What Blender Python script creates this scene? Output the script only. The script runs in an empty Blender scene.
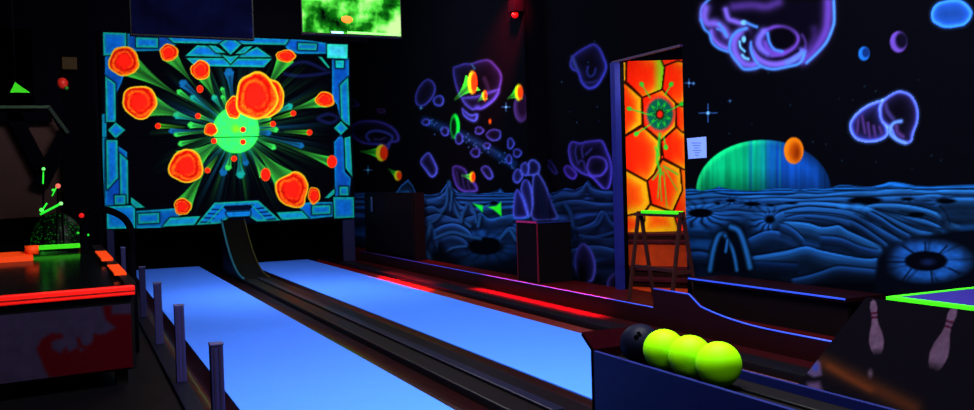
import bpy, bmesh, math, random
import numpy as np
from mathutils import Vector, Matrix
random.seed(4); PI = math.pi
C = bpy.context.scene.collection
# ------------------------------------------------------------------ camera
W, H, F = 974, 410, 894.0
TH, PIT, ROL = math.radians(24.8), math.radians(1.35), math.radians(1.66)
EYE = np.array([0, 0, 1.6])
fw = np.array([math.sin(TH)*math.cos(PIT), math.cos(TH)*math.cos(PIT), -math.sin(PIT)])
r0 = np.array([math.cos(TH), -math.sin(TH), 0]); u0 = np.cross(r0, fw)
rt = r0*math.cos(ROL) - u0*math.sin(ROL); up = u0*math.cos(ROL) + r0*math.sin(ROL)
cam = bpy.data.cameras.new('camera'); co = bpy.data.objects.new('camera', cam); C.objects.link(co)
cam.sensor_width = 36; cam.lens = 36*F/W; cam.clip_start = .05
co.matrix_world = Matrix(((rt[0], up[0], -fw[0], 0), (rt[1], up[1], -fw[1], 0), (rt[2], up[2], -fw[2], 1.6), (0, 0, 0, 1)))
bpy.context.scene.camera = co
def ray(px, py): return fw + rt*(px-W/2)/F + up*(H/2-py)/F
def on_x(px, py, x): d = ray(px, py); return EYE + d*(x/d[0])
def on_y(px, py, y): d = ray(px, py); return EYE + d*(y/d[1])
def on_z(px, py, z): d = ray(px, py); return EYE + d*((z-1.6)/d[2])
def on_plane(px, py, p, n): d = ray(px, py); return EYE + d*(np.dot(np.array(p)-EYE, n)/np.dot(d, n))
def to_pixels(P):          # wall points -> image pixels through the camera; paint shapes are given in pixels
    v = P-EYE; z = np.maximum(v@fw, .3); return W/2+F*(v@rt)/z, H/2-F*(v@up)/z

# ------------------------------------------------------------------ materials
def lin(c): return tuple(((v/255)/12.92 if v/255 <= .04045 else ((v/255+.055)/1.055)**2.4) for v in c)
MATS = {}
def mat(name, col, rough=.6, spec=.2, noise=.25, scale=30, metal=0, emit=None, estr=0, bump=0, coat=0):
    if name in MATS: return MATS[name]
    m = bpy.data.materials.new(name); m.use_nodes = True; nt = m.node_tree; b = nt.nodes['Principled BSDF']
    c = lin(col)
    tc = nt.nodes.new('ShaderNodeTexCoord'); n = nt.nodes.new('ShaderNodeTexNoise'); n.inputs['Scale'].default_value = scale; n.inputs['Detail'].default_value = 4
    nt.links.new(tc.outputs['Object'], n.inputs['Vector'])
    mx = nt.nodes.new('ShaderNodeMix'); mx.data_type = 'RGBA'
    mx.inputs[6].default_value = tuple(v*(1-noise) for v in c)+(1,); mx.inputs[7].default_value = tuple(min(1, v*(1+noise)) for v in c)+(1,)
    nt.links.new(n.outputs['Fac'], mx.inputs[0]); nt.links.new(mx.outputs[2], b.inputs['Base Color'])
    b.inputs['Roughness'].default_value = rough; b.inputs['Specular IOR Level'].default_value = spec; b.inputs['Metallic'].default_value = metal
    b.inputs['Coat Weight'].default_value = coat
    if bump:
        bp = nt.nodes.new('ShaderNodeBump'); bp.inputs['Strength'].default_value = bump; bp.inputs['Distance'].default_value = .01
        nt.links.new(n.outputs['Fac'], bp.inputs['Height']); nt.links.new(bp.outputs['Normal'], b.inputs['Normal'])
    if emit:
        b.inputs['Emission Color'].default_value = lin(emit)+(1,); b.inputs['Emission Strength'].default_value = estr
    MATS[name] = m; return m
def paint_mat(name, rough=.85, spec=.0):
    m = bpy.data.materials.new(name); m.use_nodes = True; nt = m.node_tree; b = nt.nodes['Principled BSDF']
    a = nt.nodes.new('ShaderNodeAttribute'); a.attribute_name = 'paint'
    n = nt.nodes.new('ShaderNodeTexNoise'); n.inputs['Scale'].default_value = 60
    mr = nt.nodes.new('ShaderNodeMapRange'); mr.inputs[3].default_value = .85; mr.inputs[4].default_value = 1.15
    nt.links.new(n.outputs['Fac'], mr.inputs[0])
    v = nt.nodes.new('ShaderNodeVectorMath'); v.operation = 'SCALE'
    nt.links.new(a.outputs['Color'], v.inputs[0]); nt.links.new(mr.outputs[0], v.inputs['Scale']); nt.links.new(v.outputs[0], b.inputs['Base Color'])
    b.inputs['Roughness'].default_value = rough; b.inputs['Specular IOR Level'].default_value = spec
    return m
M_paint = paint_mat('mural_paint')
M_black = mat('black_paint', (4, 4, 8), .8, .0)
M_ceil = mat('black_ceiling', (3, 3, 5), .9, .0)
M_floor = mat('dark_floor', (5, 4, 7), .5, .05)
M_lane = mat('glowing_white_lane', (66, 122, 250), .55, .03, .05, 6)
M_gutter = mat('dark_gutter_plastic', (26, 5, 9), .3, .25, .3, 14)
M_divider = mat('brown_black_capping', (9, 5, 7), .4, .1, .35, 9)
M_edge_glint = mat('blue_edge_highlight', (52, 84, 235), .4, .3, .1)  # blue highlight along ledge edges, put into a colour of its own
M_red = mat('dark_red_laminate', (17, 2, 5), .5, .04, .3, 12)
M_plat = mat('platform_red_lit', (46, 3, 6), .5, .05, .3, 12)  # red lamp's tint put into the platform colour
M_lw = mat('low_wall_red_lit', (24, 3, 6), .5, .05, .3, 12)  # red light on the low wall, mixed into its base colour
M_gred = mat('red_lit_gutter', (84, 5, 10), .35, .2, .3, 8)  # red-lit copy of the gutter plastic, the glow is in the colour
M_navy = mat('navy_laminate', (15, 22, 84), .5, .1, .1)
M_steel = mat('violet_grey_post', (34, 31, 78), .5, .08, .2)
M_cloud = mat('dark_metal', (6, 6, 9), .5, .08)
M_lime = mat('fluorescent_lime', (138, 238, 0), .55, .06, .05, 20)
M_dball = mat('dark_blue_resin', (8, 10, 28), .5, .05, .3, 12)
M_hole = mat('hole_black', (2, 2, 3), .9, 0)
M_green = mat('fluorescent_green', (70, 255, 30), .5, .1, .05)
M_orange = mat('fluorescent_orange', (255, 70, 16), .5, .1, .08)
M_redfl = mat('fluorescent_red', (255, 22, 14), .5, .1, .12, 6)
M_wood = mat('dark_brown_wood', (40, 14, 13), .55, .1, .3, 18)
M_step = mat('stair_orange_lit', (160, 44, 8), .6, .1, .4, 10)  # orange light put into the colour, for one riser and the stairwell floor
M_riser = mat('stair_riser', (26, 5, 5), .6, .05, .4, 10)
M_glass = mat('black_glass', (3, 5, 6), .18, .3)

# ------------------------------------------------------------------ object helpers
ROOT = {}
def link(name, me, m=None, parent=None, loc=None, kind=None):
    o = bpy.data.objects.new(name, me); C.objects.link(o)
    if m is not None and not me.materials: me.materials.append(m)
    if parent is not None: o.parent = parent; ROOT[o] = ROOT[parent]
    elif loc is not None: o.location = loc; ROOT[o] = tuple(loc)
    if kind: o['kind'] = kind
    return o
def empty(name, loc, label, cat, group=None, rz=0):
    o = bpy.data.objects.new(name, None); C.objects.link(o); o.location = loc; o.rotation_euler = (0, 0, rz); ROOT[o] = tuple(loc)
    o.empty_display_size = .1
    return tag(o, label, cat, group)
def tag(o, label, cat, group=None):
    o['label'] = label; o['category'] = cat
    if group: o['group'] = group
    return o
def new(): return bmesh.new()
def box(bm, x0, x1, y0, y1, z0, z1, bev=0, mi=0):
    r = bmesh.ops.create_cube(bm, size=1)['verts']
    for v in r: v.co = Vector(((x0+x1)/2+v.co.x*(x1-x0), (y0+y1)/2+v.co.y*(y1-y0), (z0+z1)/2+v.co.z*(z1-z0)))
    fs = {f for v in r for f in v.link_faces}
    for f in fs: f.material_index = mi
    if bev: bmesh.ops.bevel(bm, geom=list({e for v in r for e in v.link_edges}), offset=bev, segments=2, affect='EDGES', profile=.5)
    return bm
def prism(bm, pts, vec, mi=0):
    a = [bm.verts.new(p) for p in pts]; b = [bm.verts.new(Vector(p)+Vector(vec)) for p in pts]
    n = len(pts); fs = [bm.faces.new(a), bm.faces.new(b[::-1])]
    for i in range(n): fs.append(bm.faces.new((a[i], b[i], b[(i+1) % n], a[(i+1) % n])))
    for f in fs: f.material_index = mi
    bmesh.ops.recalc_face_normals(bm, faces=fs); return bm
def tube(bm, pts, r, n=10, cap=True):
    pts = [Vector(p) for p in pts]; rings = []
    rs = r if isinstance(r, (list, tuple)) else [r]*len(pts)
    for i, p in enumerate(pts):
        t = (pts[min(i+1, len(pts)-1)]-pts[max(i-1, 0)]).normalized()
        a = t.cross(Vector((0, 0, 1)) if abs(t.z) < .9 else Vector((1, 0, 0))).normalized(); b = t.cross(a)
        rings.append([bm.verts.new(p+(a*math.cos(2*PI*k/n)+b*math.sin(2*PI*k/n))*rs[i]) for k in range(n)])
    fs = []
    for A, B in zip(rings, rings[1:]):
        for k in range(n): fs.append(bm.faces.new((A[k], A[(k+1) % n], B[(k+1) % n], B[k])))
    if cap: fs.append(bm.faces.new(rings[0][::-1])); fs.append(bm.faces.new(rings[-1]))
    for f in fs: f.smooth = len(pts) > 1
    bmesh.ops.recalc_face_normals(bm, faces=fs); return bm
def bar(bm, p, q, w, h):          # square bar from p to q
    p, q = Vector(p), Vector(q); t = (q-p).normalized()
    a = t.cross(Vector((0, 0, 1)) if abs(t.z) < .95 else Vector((0, 1, 0))).normalized(); b = t.cross(a).normalized()
    prism(bm, [p+a*w/2+b*h/2, p-a*w/2+b*h/2, p-a*w/2-b*h/2, p+a*w/2-b*h/2], q-p); return bm
def ball_bm(c, r, seg=40, scale=(1, 1, 1)):
    bm = new(); bmesh.ops.create_uvsphere(bm, u_segments=seg, v_segments=seg//2, radius=r)
    for v in bm.verts: v.co = Vector((v.co.x*scale[0]+c[0], v.co.y*scale[1]+c[1], v.co.z*scale[2]+c[2]))
    for f in bm.faces: f.smooth = True
    return bm
def put(name, bm, m, parent=None, kind=None, local=False):
    """bmesh in world coordinates -> one mesh object; parts are shifted into their thing's frame"""
    me = bpy.data.meshes.new(name)
    if parent is not None:
        off = (0, 0, 0) if local else ROOT[parent]
    else:
        vs = [v.co for v in bm.verts]
        off = ((min(v.x for v in vs)+max(v.x for v in vs))/2, (min(v.y for v in vs)+max(v.y for v in vs))/2, min(v.z for v in vs))
    for v in bm.verts: v.co -= Vector(off)
    bm.to_mesh(me); bm.free()
    for mm in (m if isinstance(m, (list, tuple)) else [m]): me.materials.append(mm)
    return link(name, me, None, parent, None if parent is not None else off, kind)
def thing(name, bm, m, label, cat, group=None): return tag(put(name, bm, m), label, cat, group)

# ------------------------------------------------------------------ the painter: an airbrush working on wall grids
def hash2(i, j): h = np.sin(i*127.1+j*311.7)*43758.5453; return h-np.floor(h)
def vnoise(x, y):
    i, j = np.floor(x), np.floor(y); u, v = x-i, y-j; u = u*u*(3-2*u); v = v*v*(3-2*v)
    return (hash2(i, j)*(1-u)+hash2(i+1, j)*u)*(1-v)+(hash2(i, j+1)*(1-u)+hash2(i+1, j+1)*u)*v
def fbm(x, y): return .5*vnoise(x, y)+.3*vnoise(x*2.1+7, y*2.1)+.2*vnoise(x*4.3, y*4.3+3)
def spline(p, closed=False, k=6):
    p = np.array(p, float); n = len(p)
    if n < 3: return p
    out = []
    for i in range(n if closed else n-1):
        if closed: a, b, c, d = p[(i-1) % n], p[i], p[(i+1) % n], p[(i+2) % n]
        else: a, b, c, d = p[max(i-1, 0)], p[i], p[i+1], p[min(i+2, n-1)]
        for t in np.arange(k)/k:
            out.append(.5*((2*b)+(c-a)*t+(2*a-5*b+4*c-d)*t*t+(3*b-a-3*c+d)*t**3))
    out.append(p[0] if closed else p[-1]); return np.array(out)
class Canvas:
    gain = 1
    def __init__(s, x, y, base): s.x, s.y = x, y; s.c = np.tile(np.array(base, float), (len(x), 1))
    def near(s, x0, x1, y0, y1): return np.nonzero((s.x > x0) & (s.x < x1) & (s.y > y0) & (s.y < y1))[0]
    def mix(s, i, a, col):
        a = np.clip(a, 0, 1)[:, None]; s.c[i] = s.c[i]*(1-a)+np.array(col, float)*a
    def add(s, i, a, col): s.c[i] = np.maximum(s.c[i], 0)+a[:, None]*np.array(col, float)
    def lighten(s, i, a, col): a = a*s.gain; s.c[i] = np.maximum(s.c[i], np.clip(a, 0, 1)[:, None]*np.array(col, float))
    def ell(s, cx, cy, rx, ry, col, soft=1.0, rot=0, a=1):
        m = max(rx, ry)+soft+2; i = s.near(cx-m, cx+m, cy-m, cy+m)
        dx, dy = s.x[i]-cx, s.y[i]-cy; co_, si = math.cos(rot), math.sin(rot); u, v = dx*co_+dy*si, -dx*si+dy*co_
        r = np.sqrt((u/rx)**2+(v/ry)**2); d = (1-r)*min(rx, ry)
        s.mix(i, (d/soft+.5)*a if soft > 0 else (d > 0)*a, col); return i
    def dist(s, i, p):
        x, y = s.x[i], s.y[i]; best = np.full(len(i), 1e9)
        for a, b in zip(p[:-1], p[1:]):
            d = b-a; L = d@d
            if L < 1e-9: continue
            t = np.clip(((x-a[0])*d[0]+(y-a[1])*d[1])/L, 0, 1)
            best = np.minimum(best, (x-a[0]-t*d[0])**2+(y-a[1]-t*d[1])**2)
        return np.sqrt(best)
    def stroke(s, p, col, w=1.2, a=1, closed=False, smooth=True, mode='mix', taper=None):
        p = spline(p, closed) if smooth else np.array(list(p)+([p[0]] if closed else []), float)
        m = w*2.6+1; i = s.near(p[:, 0].min()-m, p[:, 0].max()+m, p[:, 1].min()-m, p[:, 1].max()+m)
        if len(i) == 0: return
        al = a*np.exp(-(s.dist(i, p)/w)**2); getattr(s, mode)(i, al, col)
    def sdf(s, i, p):
        q = np.vstack([p, p[:1]]) if np.abs(p[0]-p[-1]).max() > 1e-6 else p
        x, y = s.x[i], s.y[i]; ins = np.zeros(len(i), bool)
        for a, b in zip(q[:-1], q[1:]):
            if a[1] == b[1]: continue
            c = ((a[1] > y) != (b[1] > y)) & (x < (b[0]-a[0])*(y-a[1])/(b[1]-a[1])+a[0]); ins ^= c
        d = s.dist(i, q); return np.where(ins, d, -d)
    def poly(s, p, col, soft=.8, a=1, smooth=False):
        p = spline(p, True) if smooth else np.array(p, float)
        i = s.near(p[:, 0].min()-3, p[:, 0].max()+3, p[:, 1].min()-3, p[:, 1].max()+3)
        if len(i): s.mix(i, (s.sdf(i, p)/soft+.5)*a, col)
    def lobe(s, p, col, w=1.4, glow=7, g=.5, fill=(5, 4, 12), smooth=True, a=1, gcol=None):
        a *= s.gain
        """airbrushed rock: dark body, bright rim, light fading inwards"""
        p = spline(p, True) if smooth else np.array(p, float)
        i = s.near(p[:, 0].min()-4, p[:, 0].max()+4, p[:, 1].min()-4, p[:, 1].max()+4)
        if len(i) == 0: return
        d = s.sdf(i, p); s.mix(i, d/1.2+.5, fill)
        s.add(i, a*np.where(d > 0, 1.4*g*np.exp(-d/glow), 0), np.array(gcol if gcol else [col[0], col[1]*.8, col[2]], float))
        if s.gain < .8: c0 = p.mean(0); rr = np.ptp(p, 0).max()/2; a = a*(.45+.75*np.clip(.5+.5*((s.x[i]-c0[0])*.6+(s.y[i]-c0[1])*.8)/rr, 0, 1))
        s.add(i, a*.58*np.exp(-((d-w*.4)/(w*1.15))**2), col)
    def hill(s, p, h, col, a=1, soft=1.0, ends=4):
        """one painted ridge: bright crest, fading to black below"""
        p = spline(p); x0, x1 = p[0, 0], p[-1, 0]; i = s.near(x0, x1, p[:, 1].min()-3, p[:, 1].max()+h*3.2)
        if len(i) == 0: return
        d = s.y[i]-np.interp(s.x[i], p[:, 0], p[:, 1]); e = np.clip(np.minimum(s.x[i]-x0, x1-s.x[i])/ends, 0, 1)
        st = .78+.44*vnoise(d/1.5+p[0, 1], s.x[i]/26); lv = np.exp(-np.maximum(d, 0)/h)*st
        al = np.clip(d/soft+.5, 0, 1)*np.clip((3.1*h-d)/(1.4*h), 0, 1)*e*a
        c = lv[:, None]*np.array(col, float)+np.array((2, 3, 10)); s.c[i] = s.c[i]*(1-al[:, None])+c*al[:, None]
        s.mix(i, np.exp(-((d+1.3)/1.0)**2)*.6*e*a, (2, 4, 14))
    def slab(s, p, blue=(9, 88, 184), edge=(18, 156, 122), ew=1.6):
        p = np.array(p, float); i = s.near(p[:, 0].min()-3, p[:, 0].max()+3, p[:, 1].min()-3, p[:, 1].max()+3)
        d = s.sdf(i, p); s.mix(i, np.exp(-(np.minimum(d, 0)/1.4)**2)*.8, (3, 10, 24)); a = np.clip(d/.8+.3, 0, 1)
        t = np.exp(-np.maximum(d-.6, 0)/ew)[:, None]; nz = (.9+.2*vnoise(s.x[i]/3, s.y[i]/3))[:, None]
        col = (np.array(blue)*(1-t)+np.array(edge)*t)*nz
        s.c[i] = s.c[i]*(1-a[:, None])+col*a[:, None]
    def rock(s, cx, cy, rx, ry, k=0):
        m = max(rx, ry)*1.25+2; i = s.near(cx-m, cx+m, cy-m, cy+m); dx, dy = (s.x[i]-cx)/rx, (s.y[i]-cy)/ry
        an = np.arctan2(dy, dx); sc = min(rx, ry); wob = 1+(.04*np.sin(3*an+k)+.03*np.sin(5*an+2*k)+.1*(vnoise(an*2.2+k*9, an*0+k)-.5) if sc > 5 else 0)
        r = np.hypot(dx, dy)/wob; d = (1-r)*sc
        col = np.tile(np.array((255, 26, 14.)), (len(i), 1))
        if sc > 5:
            sw = np.sin(r*17+an*1.0+5*fbm(dx*2+k, dy*2))*.5+.5; t = np.clip((r-.4)/.25, 0, 1)[:, None]
            col = col*(1-t)+(np.array((246, 92, 14.))*(1-sw[:, None])+np.array((190, 12, 5.))*sw[:, None])*t
            ck = np.clip(np.abs(fbm(dx*3.2+k*5, dy*3.2)-.5)*-14+1, 0, 1)*np.clip((r-.25)/.2, 0, 1)*np.clip((.92-r)/.1, 0, 1); col = col*(1-.5*ck[:, None])+np.array((130, 6, 4.))*(.5*ck[:, None])
            t = np.clip((r-.86)/.1, 0, 1)[:, None]; col = col*(1-t)+np.array((245, 150, 22.))*t
        t = np.clip(1-(d/(.10*sc+.5)), 0, 1)[:, None]; col = col*(1-t)+np.array((206, 176, 28.) if sc > 5 else (240, 90, 20.))*t
        a = np.clip(d/.9+.5, 0, 1)[:, None]; s.c[i] = s.c[i]*(1-a)+col*a
    def tail(s, cx, cy, r, tx, ty, col=(52, 190, 46), a=.9, r1=.0, e=1.5):
        dx, dy = tx-cx, ty-cy; L = math.hypot(dx, dy); ux, uy = dx/L, dy/L
        i = s.near(min(cx, tx)-r-2, max(cx, tx)+r+2, min(cy, ty)-r-2, max(cy, ty)+r+2)
        t = ((s.x[i]-cx)*ux+(s.y[i]-cy)*uy)/L; v = -(s.x[i]-cx)*uy+(s.y[i]-cy)*ux
        tt = np.clip(t, 0, 1); w = r*(1-tt)**e*(1-r1)+r*r1+.4
        q = np.clip((w-np.abs(v))/1.2+.4, 0, 1)*((t > 0) & (t < 1))
        st = .72+.45*vnoise(v/np.maximum(w, .5)*3.5+cx, tt*2)
        al = a*q*(1-.75*tt)*st*(.45+.55*np.abs(np.clip(v/w, -1, 1)))
        s.mix(i, al*1.35, col)
    def star(s, x, y, n, col=(60, 120, 220), c=1):
        s.stroke([(x-n, y), (x+n, y)], col, .6, .65*c, smooth=False); s.stroke([(x, y-n), (x, y+n)], col, .6, .65*c, smooth=False)
        s.ell(x, y, n*.12+.5, n*.12+.5, (110, 190, 255), 1.6, a=c)
def painted(name, o, U, V, us, vs, fn, base=(4, 4, 9), thick=.06, parent=None, kind=None, m=None):
    """a wall or panel: a dense painted front face o + u*U + v*V and a plain slab behind it"""
    o, U, V = (np.array(t, float) for t in (o, U, V)); N = np.cross(U, V); N /= np.linalg.norm(N)
    us, vs = np.array(us), np.array(vs); nu, nv = len(us), len(vs)
    P = (o+us[:, None, None]*U+vs[None, :, None]*V).reshape(-1, 3)
    cv = Canvas(*to_pixels(P), base); fn(cv)
    q = np.clip(cv.c, 0, 255)/255; col = np.where(q <= .04045, q/12.92, ((q+.055)/1.055)**2.4)
    I = np.arange(nu*nv).reshape(nu, nv); quads = np.stack([I[:-1, :-1], I[1:, :-1], I[1:, 1:], I[:-1, 1:]], -1).reshape(-1, 4)
    B = np.array([o+us[a]*U+vs[b]*V-N*t for t in (.001, thick) for a, b in ((0, 0), (-1, 0), (-1, -1), (0, -1))])
    k = nu*nv; bq = np.array([[k+4, k+7, k+6, k+5]]+[[k+j, k+4+j, k+4+(j+1) % 4, k+(j+1) % 4] for j in range(4)])
    P = np.vstack([P, B]); col = np.vstack([col, np.full((8, 3), .002)]); quads = np.vstack([quads, bq])
    if parent is not None: loc = np.array(ROOT[parent])
    else: loc = np.array([(B[:, 0].min()+B[:, 0].max())/2, (B[:, 1].min()+B[:, 1].max())/2, B[:, 2].min()])
    P = P-loc
    me = bpy.data.meshes.new(name); me.vertices.add(len(P)); me.vertices.foreach_set('co', P.astype(np.float32).ravel())
    me.loops.add(quads.size); me.loops.foreach_set('vertex_index', quads.astype(np.int32).ravel())
    me.polygons.add(len(quads)); me.polygons.foreach_set('loop_start', np.arange(0, quads.size, 4, dtype=np.int32))
    me.update(calc_edges=True)
    at = me.color_attributes.new('paint', 'FLOAT_COLOR', 'POINT'); at.data.foreach_set('color', np.hstack([col, np.ones((len(col), 1))]).astype(np.float32).ravel())
    me.materials.append(m or M_paint)
    return link(name, me, None, parent, None if parent is not None else tuple(loc), kind)
def xf(x0, y0, k): return lambda *pts: [(x0+a/k, y0+b/k) for a, b in pts]

# ------------------------------------------------------------------ mural drawings
def speck(cv, n, box_, seed, col=(40, 80, 130)):
    rng = random.Random(seed)
    for _ in range(n): cv.ell(rng.uniform(box_[0], box_[1]), rng.uniform(box_[2], box_[3]), .6, .6, col, 1.2, a=rng.uniform(.3, .8))
def swirl(cv, cx, cy, rx, ry, col, n=2, w=1.2, a=.6, rot=0, sh=(0, 0)):
    for k in range(n):
        f = 1-(k+1)/(n+1.0)*.9; p = []
        for t in np.linspace(-.3, 4.2, 12): p.append((cx+sh[0]*(k+1)+rx*f*math.cos(t+rot), cy+sh[1]*(k+1)+ry*f*math.sin(t+rot)))
        cv.stroke(p, col, w, a, mode='lighten')
def ground(cv, hx, hy, top, low, y_end, craters, k=1.0, seed=0):
    x, y = cv.x, cv.y; hz = np.interp(x, hx, hy); dep = y-hz; i = np.nonzero(dep > -1)[0]
    x, y, dep = x[i], y[i], np.maximum(dep[i], 0)
    flat = np.median(hy); dep2 = np.maximum(y-flat, 0)+.35*np.minimum(dep, 4); v = 2.5*np.log1p(dep2*k/4.5)+1.5*(fbm(x/85*k+seed, y/26*k)-.5)+.45*np.sin(x*k/43+seed)*np.clip(dep/12, 0, 1)
    b = .5+.5*np.sin(v*2*PI); fine = .5+.5*np.sin(v*6*PI+3*fbm(x/60*k, y/14*k))
    lev = .26+.66*b**1.5+.12*(fine-.5)
    for cx, cy, rx, ry, n, R in craters:
        dx, dy = (x-cx)/rx, (y-cy)/ry; r = np.hypot(dx, dy); an = np.arctan2(dy, dx)
        f = np.clip((R-r)/(R*.45), 0, 1)
        rad = .42+.5*np.abs(np.cos(an*n/2+.5*np.sin(r*1.3+cx)))**.7
        lev = lev*(1-f)+rad*f
        lev *= np.clip((r-.92)/.28, .03, 1)
    fade = np.clip((y_end-y)/(55/k), 0, 1)**.8
    t = np.clip(dep*k/70, 0, 1)[:, None]; col = (np.array(top)*(1-t)+np.array(low)*t)*lev[:, None]*fade[:, None]+np.array((2, 3, 9))
    cv.mix(i, np.clip(cv.y[i]-np.interp(x, hx, hy)+.5, 0, 1), (3, 4, 10)); a = np.clip(cv.y[i]-np.interp(x, hx, hy)+.5, 0, 1)[:, None]
    cv.c[i] = cv.c[i]*(1-a)+col*a
LIL, BLU, VIO = (112, 92, 214), (70, 128, 236), (96, 66, 176)

def draw_front(cv):
    cv.gain = .9
    # big lobed rock at the top
    K = xf(695, 20, 6.717); BR, LI, VI, CY = (64, 128, 228), (112, 88, 212), (92, 56, 172), (100, 184, 244)
    def st(c, w, *p, a=.95): cv.stroke(K(*p), c, w, a)
    cv.poly(K((30, -120), (40, 0), (100, 110), (160, 195), (240, 215), (330, 330), (440, 315), (530, 328), (720, 290), (880, 160), (930, 40), (930, -120)), (6, 4, 16), 3)
    st(VI, 5.5, (895, -120), (892, 0), (880, 70), (840, 150), (780, 225), (725, 270), a=.85); st((60, 34, 120), 4, (800, 60), (800, 120), (760, 200), a=.45)
    st(BR, 1.7, (932, -130), (935, 0), (922, 60), (882, 150), (820, 222), (750, 287)); st(VI, 5, (560, -120), (480, -90), (380, -100), (260, -90), a=.6); st(BR, 1.6, (900, -170), (760, -215), (560, -225), (350, -210), (150, -170), (50, -90), (40, 0))
    st(LI, 5, (70, -80), (62, -20), (85, 20), (140, 25), (190, 60), (212, 100)); st((58, 36, 112), 3.5, (130, 80), (150, 130), (190, 160), a=.8)
    st(LI, 2.6, (108, 75), (122, 125), (165, 168), (215, 190)); st(BR, 1.6, (40, 0), (62, 58), (98, 95), (115, 150), (160, 190), (222, 213)); st(BR, 1.4, (160, 25), (200, 75), (216, 112)); st(BR, 1.2, (148, 60), (180, 72), (210, 108), a=.8)
    st(LI, 3.2, (205, -70), (225, -10), (265, 8), (305, 20)); cv.ell(*K((328, 18))[0], 3, 2.6, CY, 2); st(BR, 1.7, (345, 18), (380, 34), (415, 46))
    st(LI, 5.2, (338, 72), (282, 105), (260, 165), (276, 232), (322, 288), (395, 300)); st((8, 5, 22), 4.2, (352, 90), (342, 150), (356, 200), (372, 250), a=.9)
    st(BR, 1.7, (345, 56), (282, 78), (242, 128), (232, 190), (248, 235), (290, 290), (330, 330), (400, 326), (440, 312)); cv.ell(*K((328, 130))[0], 2.2, 3.2, CY, 2); st(CY, 1.3, (300, 145), (306, 182), (334, 210)); st(CY, 1.6, (318, 236), (334, 254), (358, 262))
    st(LI, 4.4, (398, 165), (404, 228), (450, 276), (540, 298), (640, 274), (712, 216)); st((76, 118, 226), 3, (620, 285), (680, 255), (720, 215), a=.8); st(BR, 1.6, (378, 150), (376, 200), (400, 262), (442, 308), (520, 330), (600, 318), (705, 288), (738, 210)); st(VI, 1.6, (738, 210), (742, 150), (720, 100), a=.5)
    st((10, 6, 26), 2.0, (402, 110), (398, 165), (432, 222), (505, 258), (600, 248), (690, 205))
    cv.ell(*K((555, 140))[0], 20.5, 14.5, (18, 9, 40), 3); st(VI, 2.2, (470, 70), (540, 46), (620, 56), (680, 95), (690, 140), (655, 190), (590, 228), (520, 238)); st((104, 94, 222), 4.2, (458, 82), (430, 130), (442, 186), (490, 222)); st(VI, 2.6, (470, 150), (500, 205), (580, 222), (650, 180))
    cv.ell(*K((585, 125))[0], 13.5, 11, (4, 3, 10), 4); st((64, 118, 226), 1.7, (488, 88), (500, 150), (532, 196), (585, 212))
    # moons and stars
    cv.ell(864, 53.6, 5.6, 7, (20, 92, 190), 1.4); cv.ell(865.8, 52.6, 3.6, 4.8, (10, 34, 92), 1.8)
    cv.ell(898.5, 41.8, 8.6, 10.6, (84, 56, 158), 1.6); cv.ell(901.5, 40.5, 6, 8, (8, 6, 22), 3)
    cv.lobe([(932, 20), (938, 25), (945, 27.6), (955, 27), (966, 24), (972, 12), (960, 0), (940, 2), (932, 10)], (34, 90, 180), 2, 8, .35, (14, 46, 110))
    cv.star(708, 113, 9); cv.star(689, 83, 4, c=.8); cv.star(693.5, 83.5, 1.5, c=.7); cv.star(730, 101, 2, c=.4)
    speck(cv, 26, (690, 950, 70, 170), 3, (22, 60, 80))
    # the right-hand pair of rocks
    R = xf(784, 90, 5.126)
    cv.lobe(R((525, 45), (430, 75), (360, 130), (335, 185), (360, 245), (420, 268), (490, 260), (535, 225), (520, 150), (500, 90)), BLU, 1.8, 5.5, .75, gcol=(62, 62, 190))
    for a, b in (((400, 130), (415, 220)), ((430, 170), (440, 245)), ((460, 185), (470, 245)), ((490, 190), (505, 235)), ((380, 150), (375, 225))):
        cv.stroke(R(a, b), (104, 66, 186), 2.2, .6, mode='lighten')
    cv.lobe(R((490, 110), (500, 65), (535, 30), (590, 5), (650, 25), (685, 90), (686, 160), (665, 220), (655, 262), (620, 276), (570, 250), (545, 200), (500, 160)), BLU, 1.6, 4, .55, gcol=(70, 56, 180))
    cv.stroke(R((600, 160), (565, 168), (545, 195), (548, 228), (580, 255), (620, 270)), (92, 136, 246), 2.0, .95)
    cv.stroke(R((520, 70), (530, 110), (560, 150)), (84, 70, 180), 3, .6, mode='lighten')
    cv.stroke(R((575, 180), (580, 215), (610, 240)), (112, 72, 190), 3, .6, mode='lighten')
    # ringless planet on the horizon
    i = cv.near(690, 838, 136, 196); x, y = cv.x[i], cv.y[i]; r = np.hypot((x-763.5)/67.5, (y-191)/51)
    t = np.clip((x-740)/42+(vnoise(x/2.6, y*0+2)-.5)*.7, 0, 1)[:, None]
    col = np.array((6, 196, 122.))*(1-t)+np.array((14, 76, 180.))*t
    col *= (.74+.3*vnoise(x/2.2, y/60))[:, None]*(1-.45*np.clip((y-168)/24, 0, 1))[:, None]*(1-.5*np.clip((r-.8)/.2, 0, 1)*np.clip((x-760)/40, 0, 1))[:, None]
    g = np.exp(-((r-.97)/.05)**2)*np.clip((800-x)/60, 0, 1); col += g[:, None]*np.array((10, 50, 20))
    a = np.clip((1-r)*45+.5, 0, 1)[:, None]; cv.c[i] = cv.c[i]*(1-a)+col*a
    cv.ell(793.7, 150.6, 9.8, 13.2, (214, 112, 10), 1.2); cv.ell(795, 151.5, 6, 9.5, (165, 62, 4), 5)
    cv.ell(797, 153, 3, 7, (104, 28, 3), 4, a=.7)
    # the moonscape
    hx = [640, 685, 692, 702, 712, 719, 728, 742, 755, 768, 780, 790, 800, 812, 824, 832, 840, 848, 858, 872, 882, 890, 900, 915, 930, 953, 990, 1040, 1300, 1900]
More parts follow.
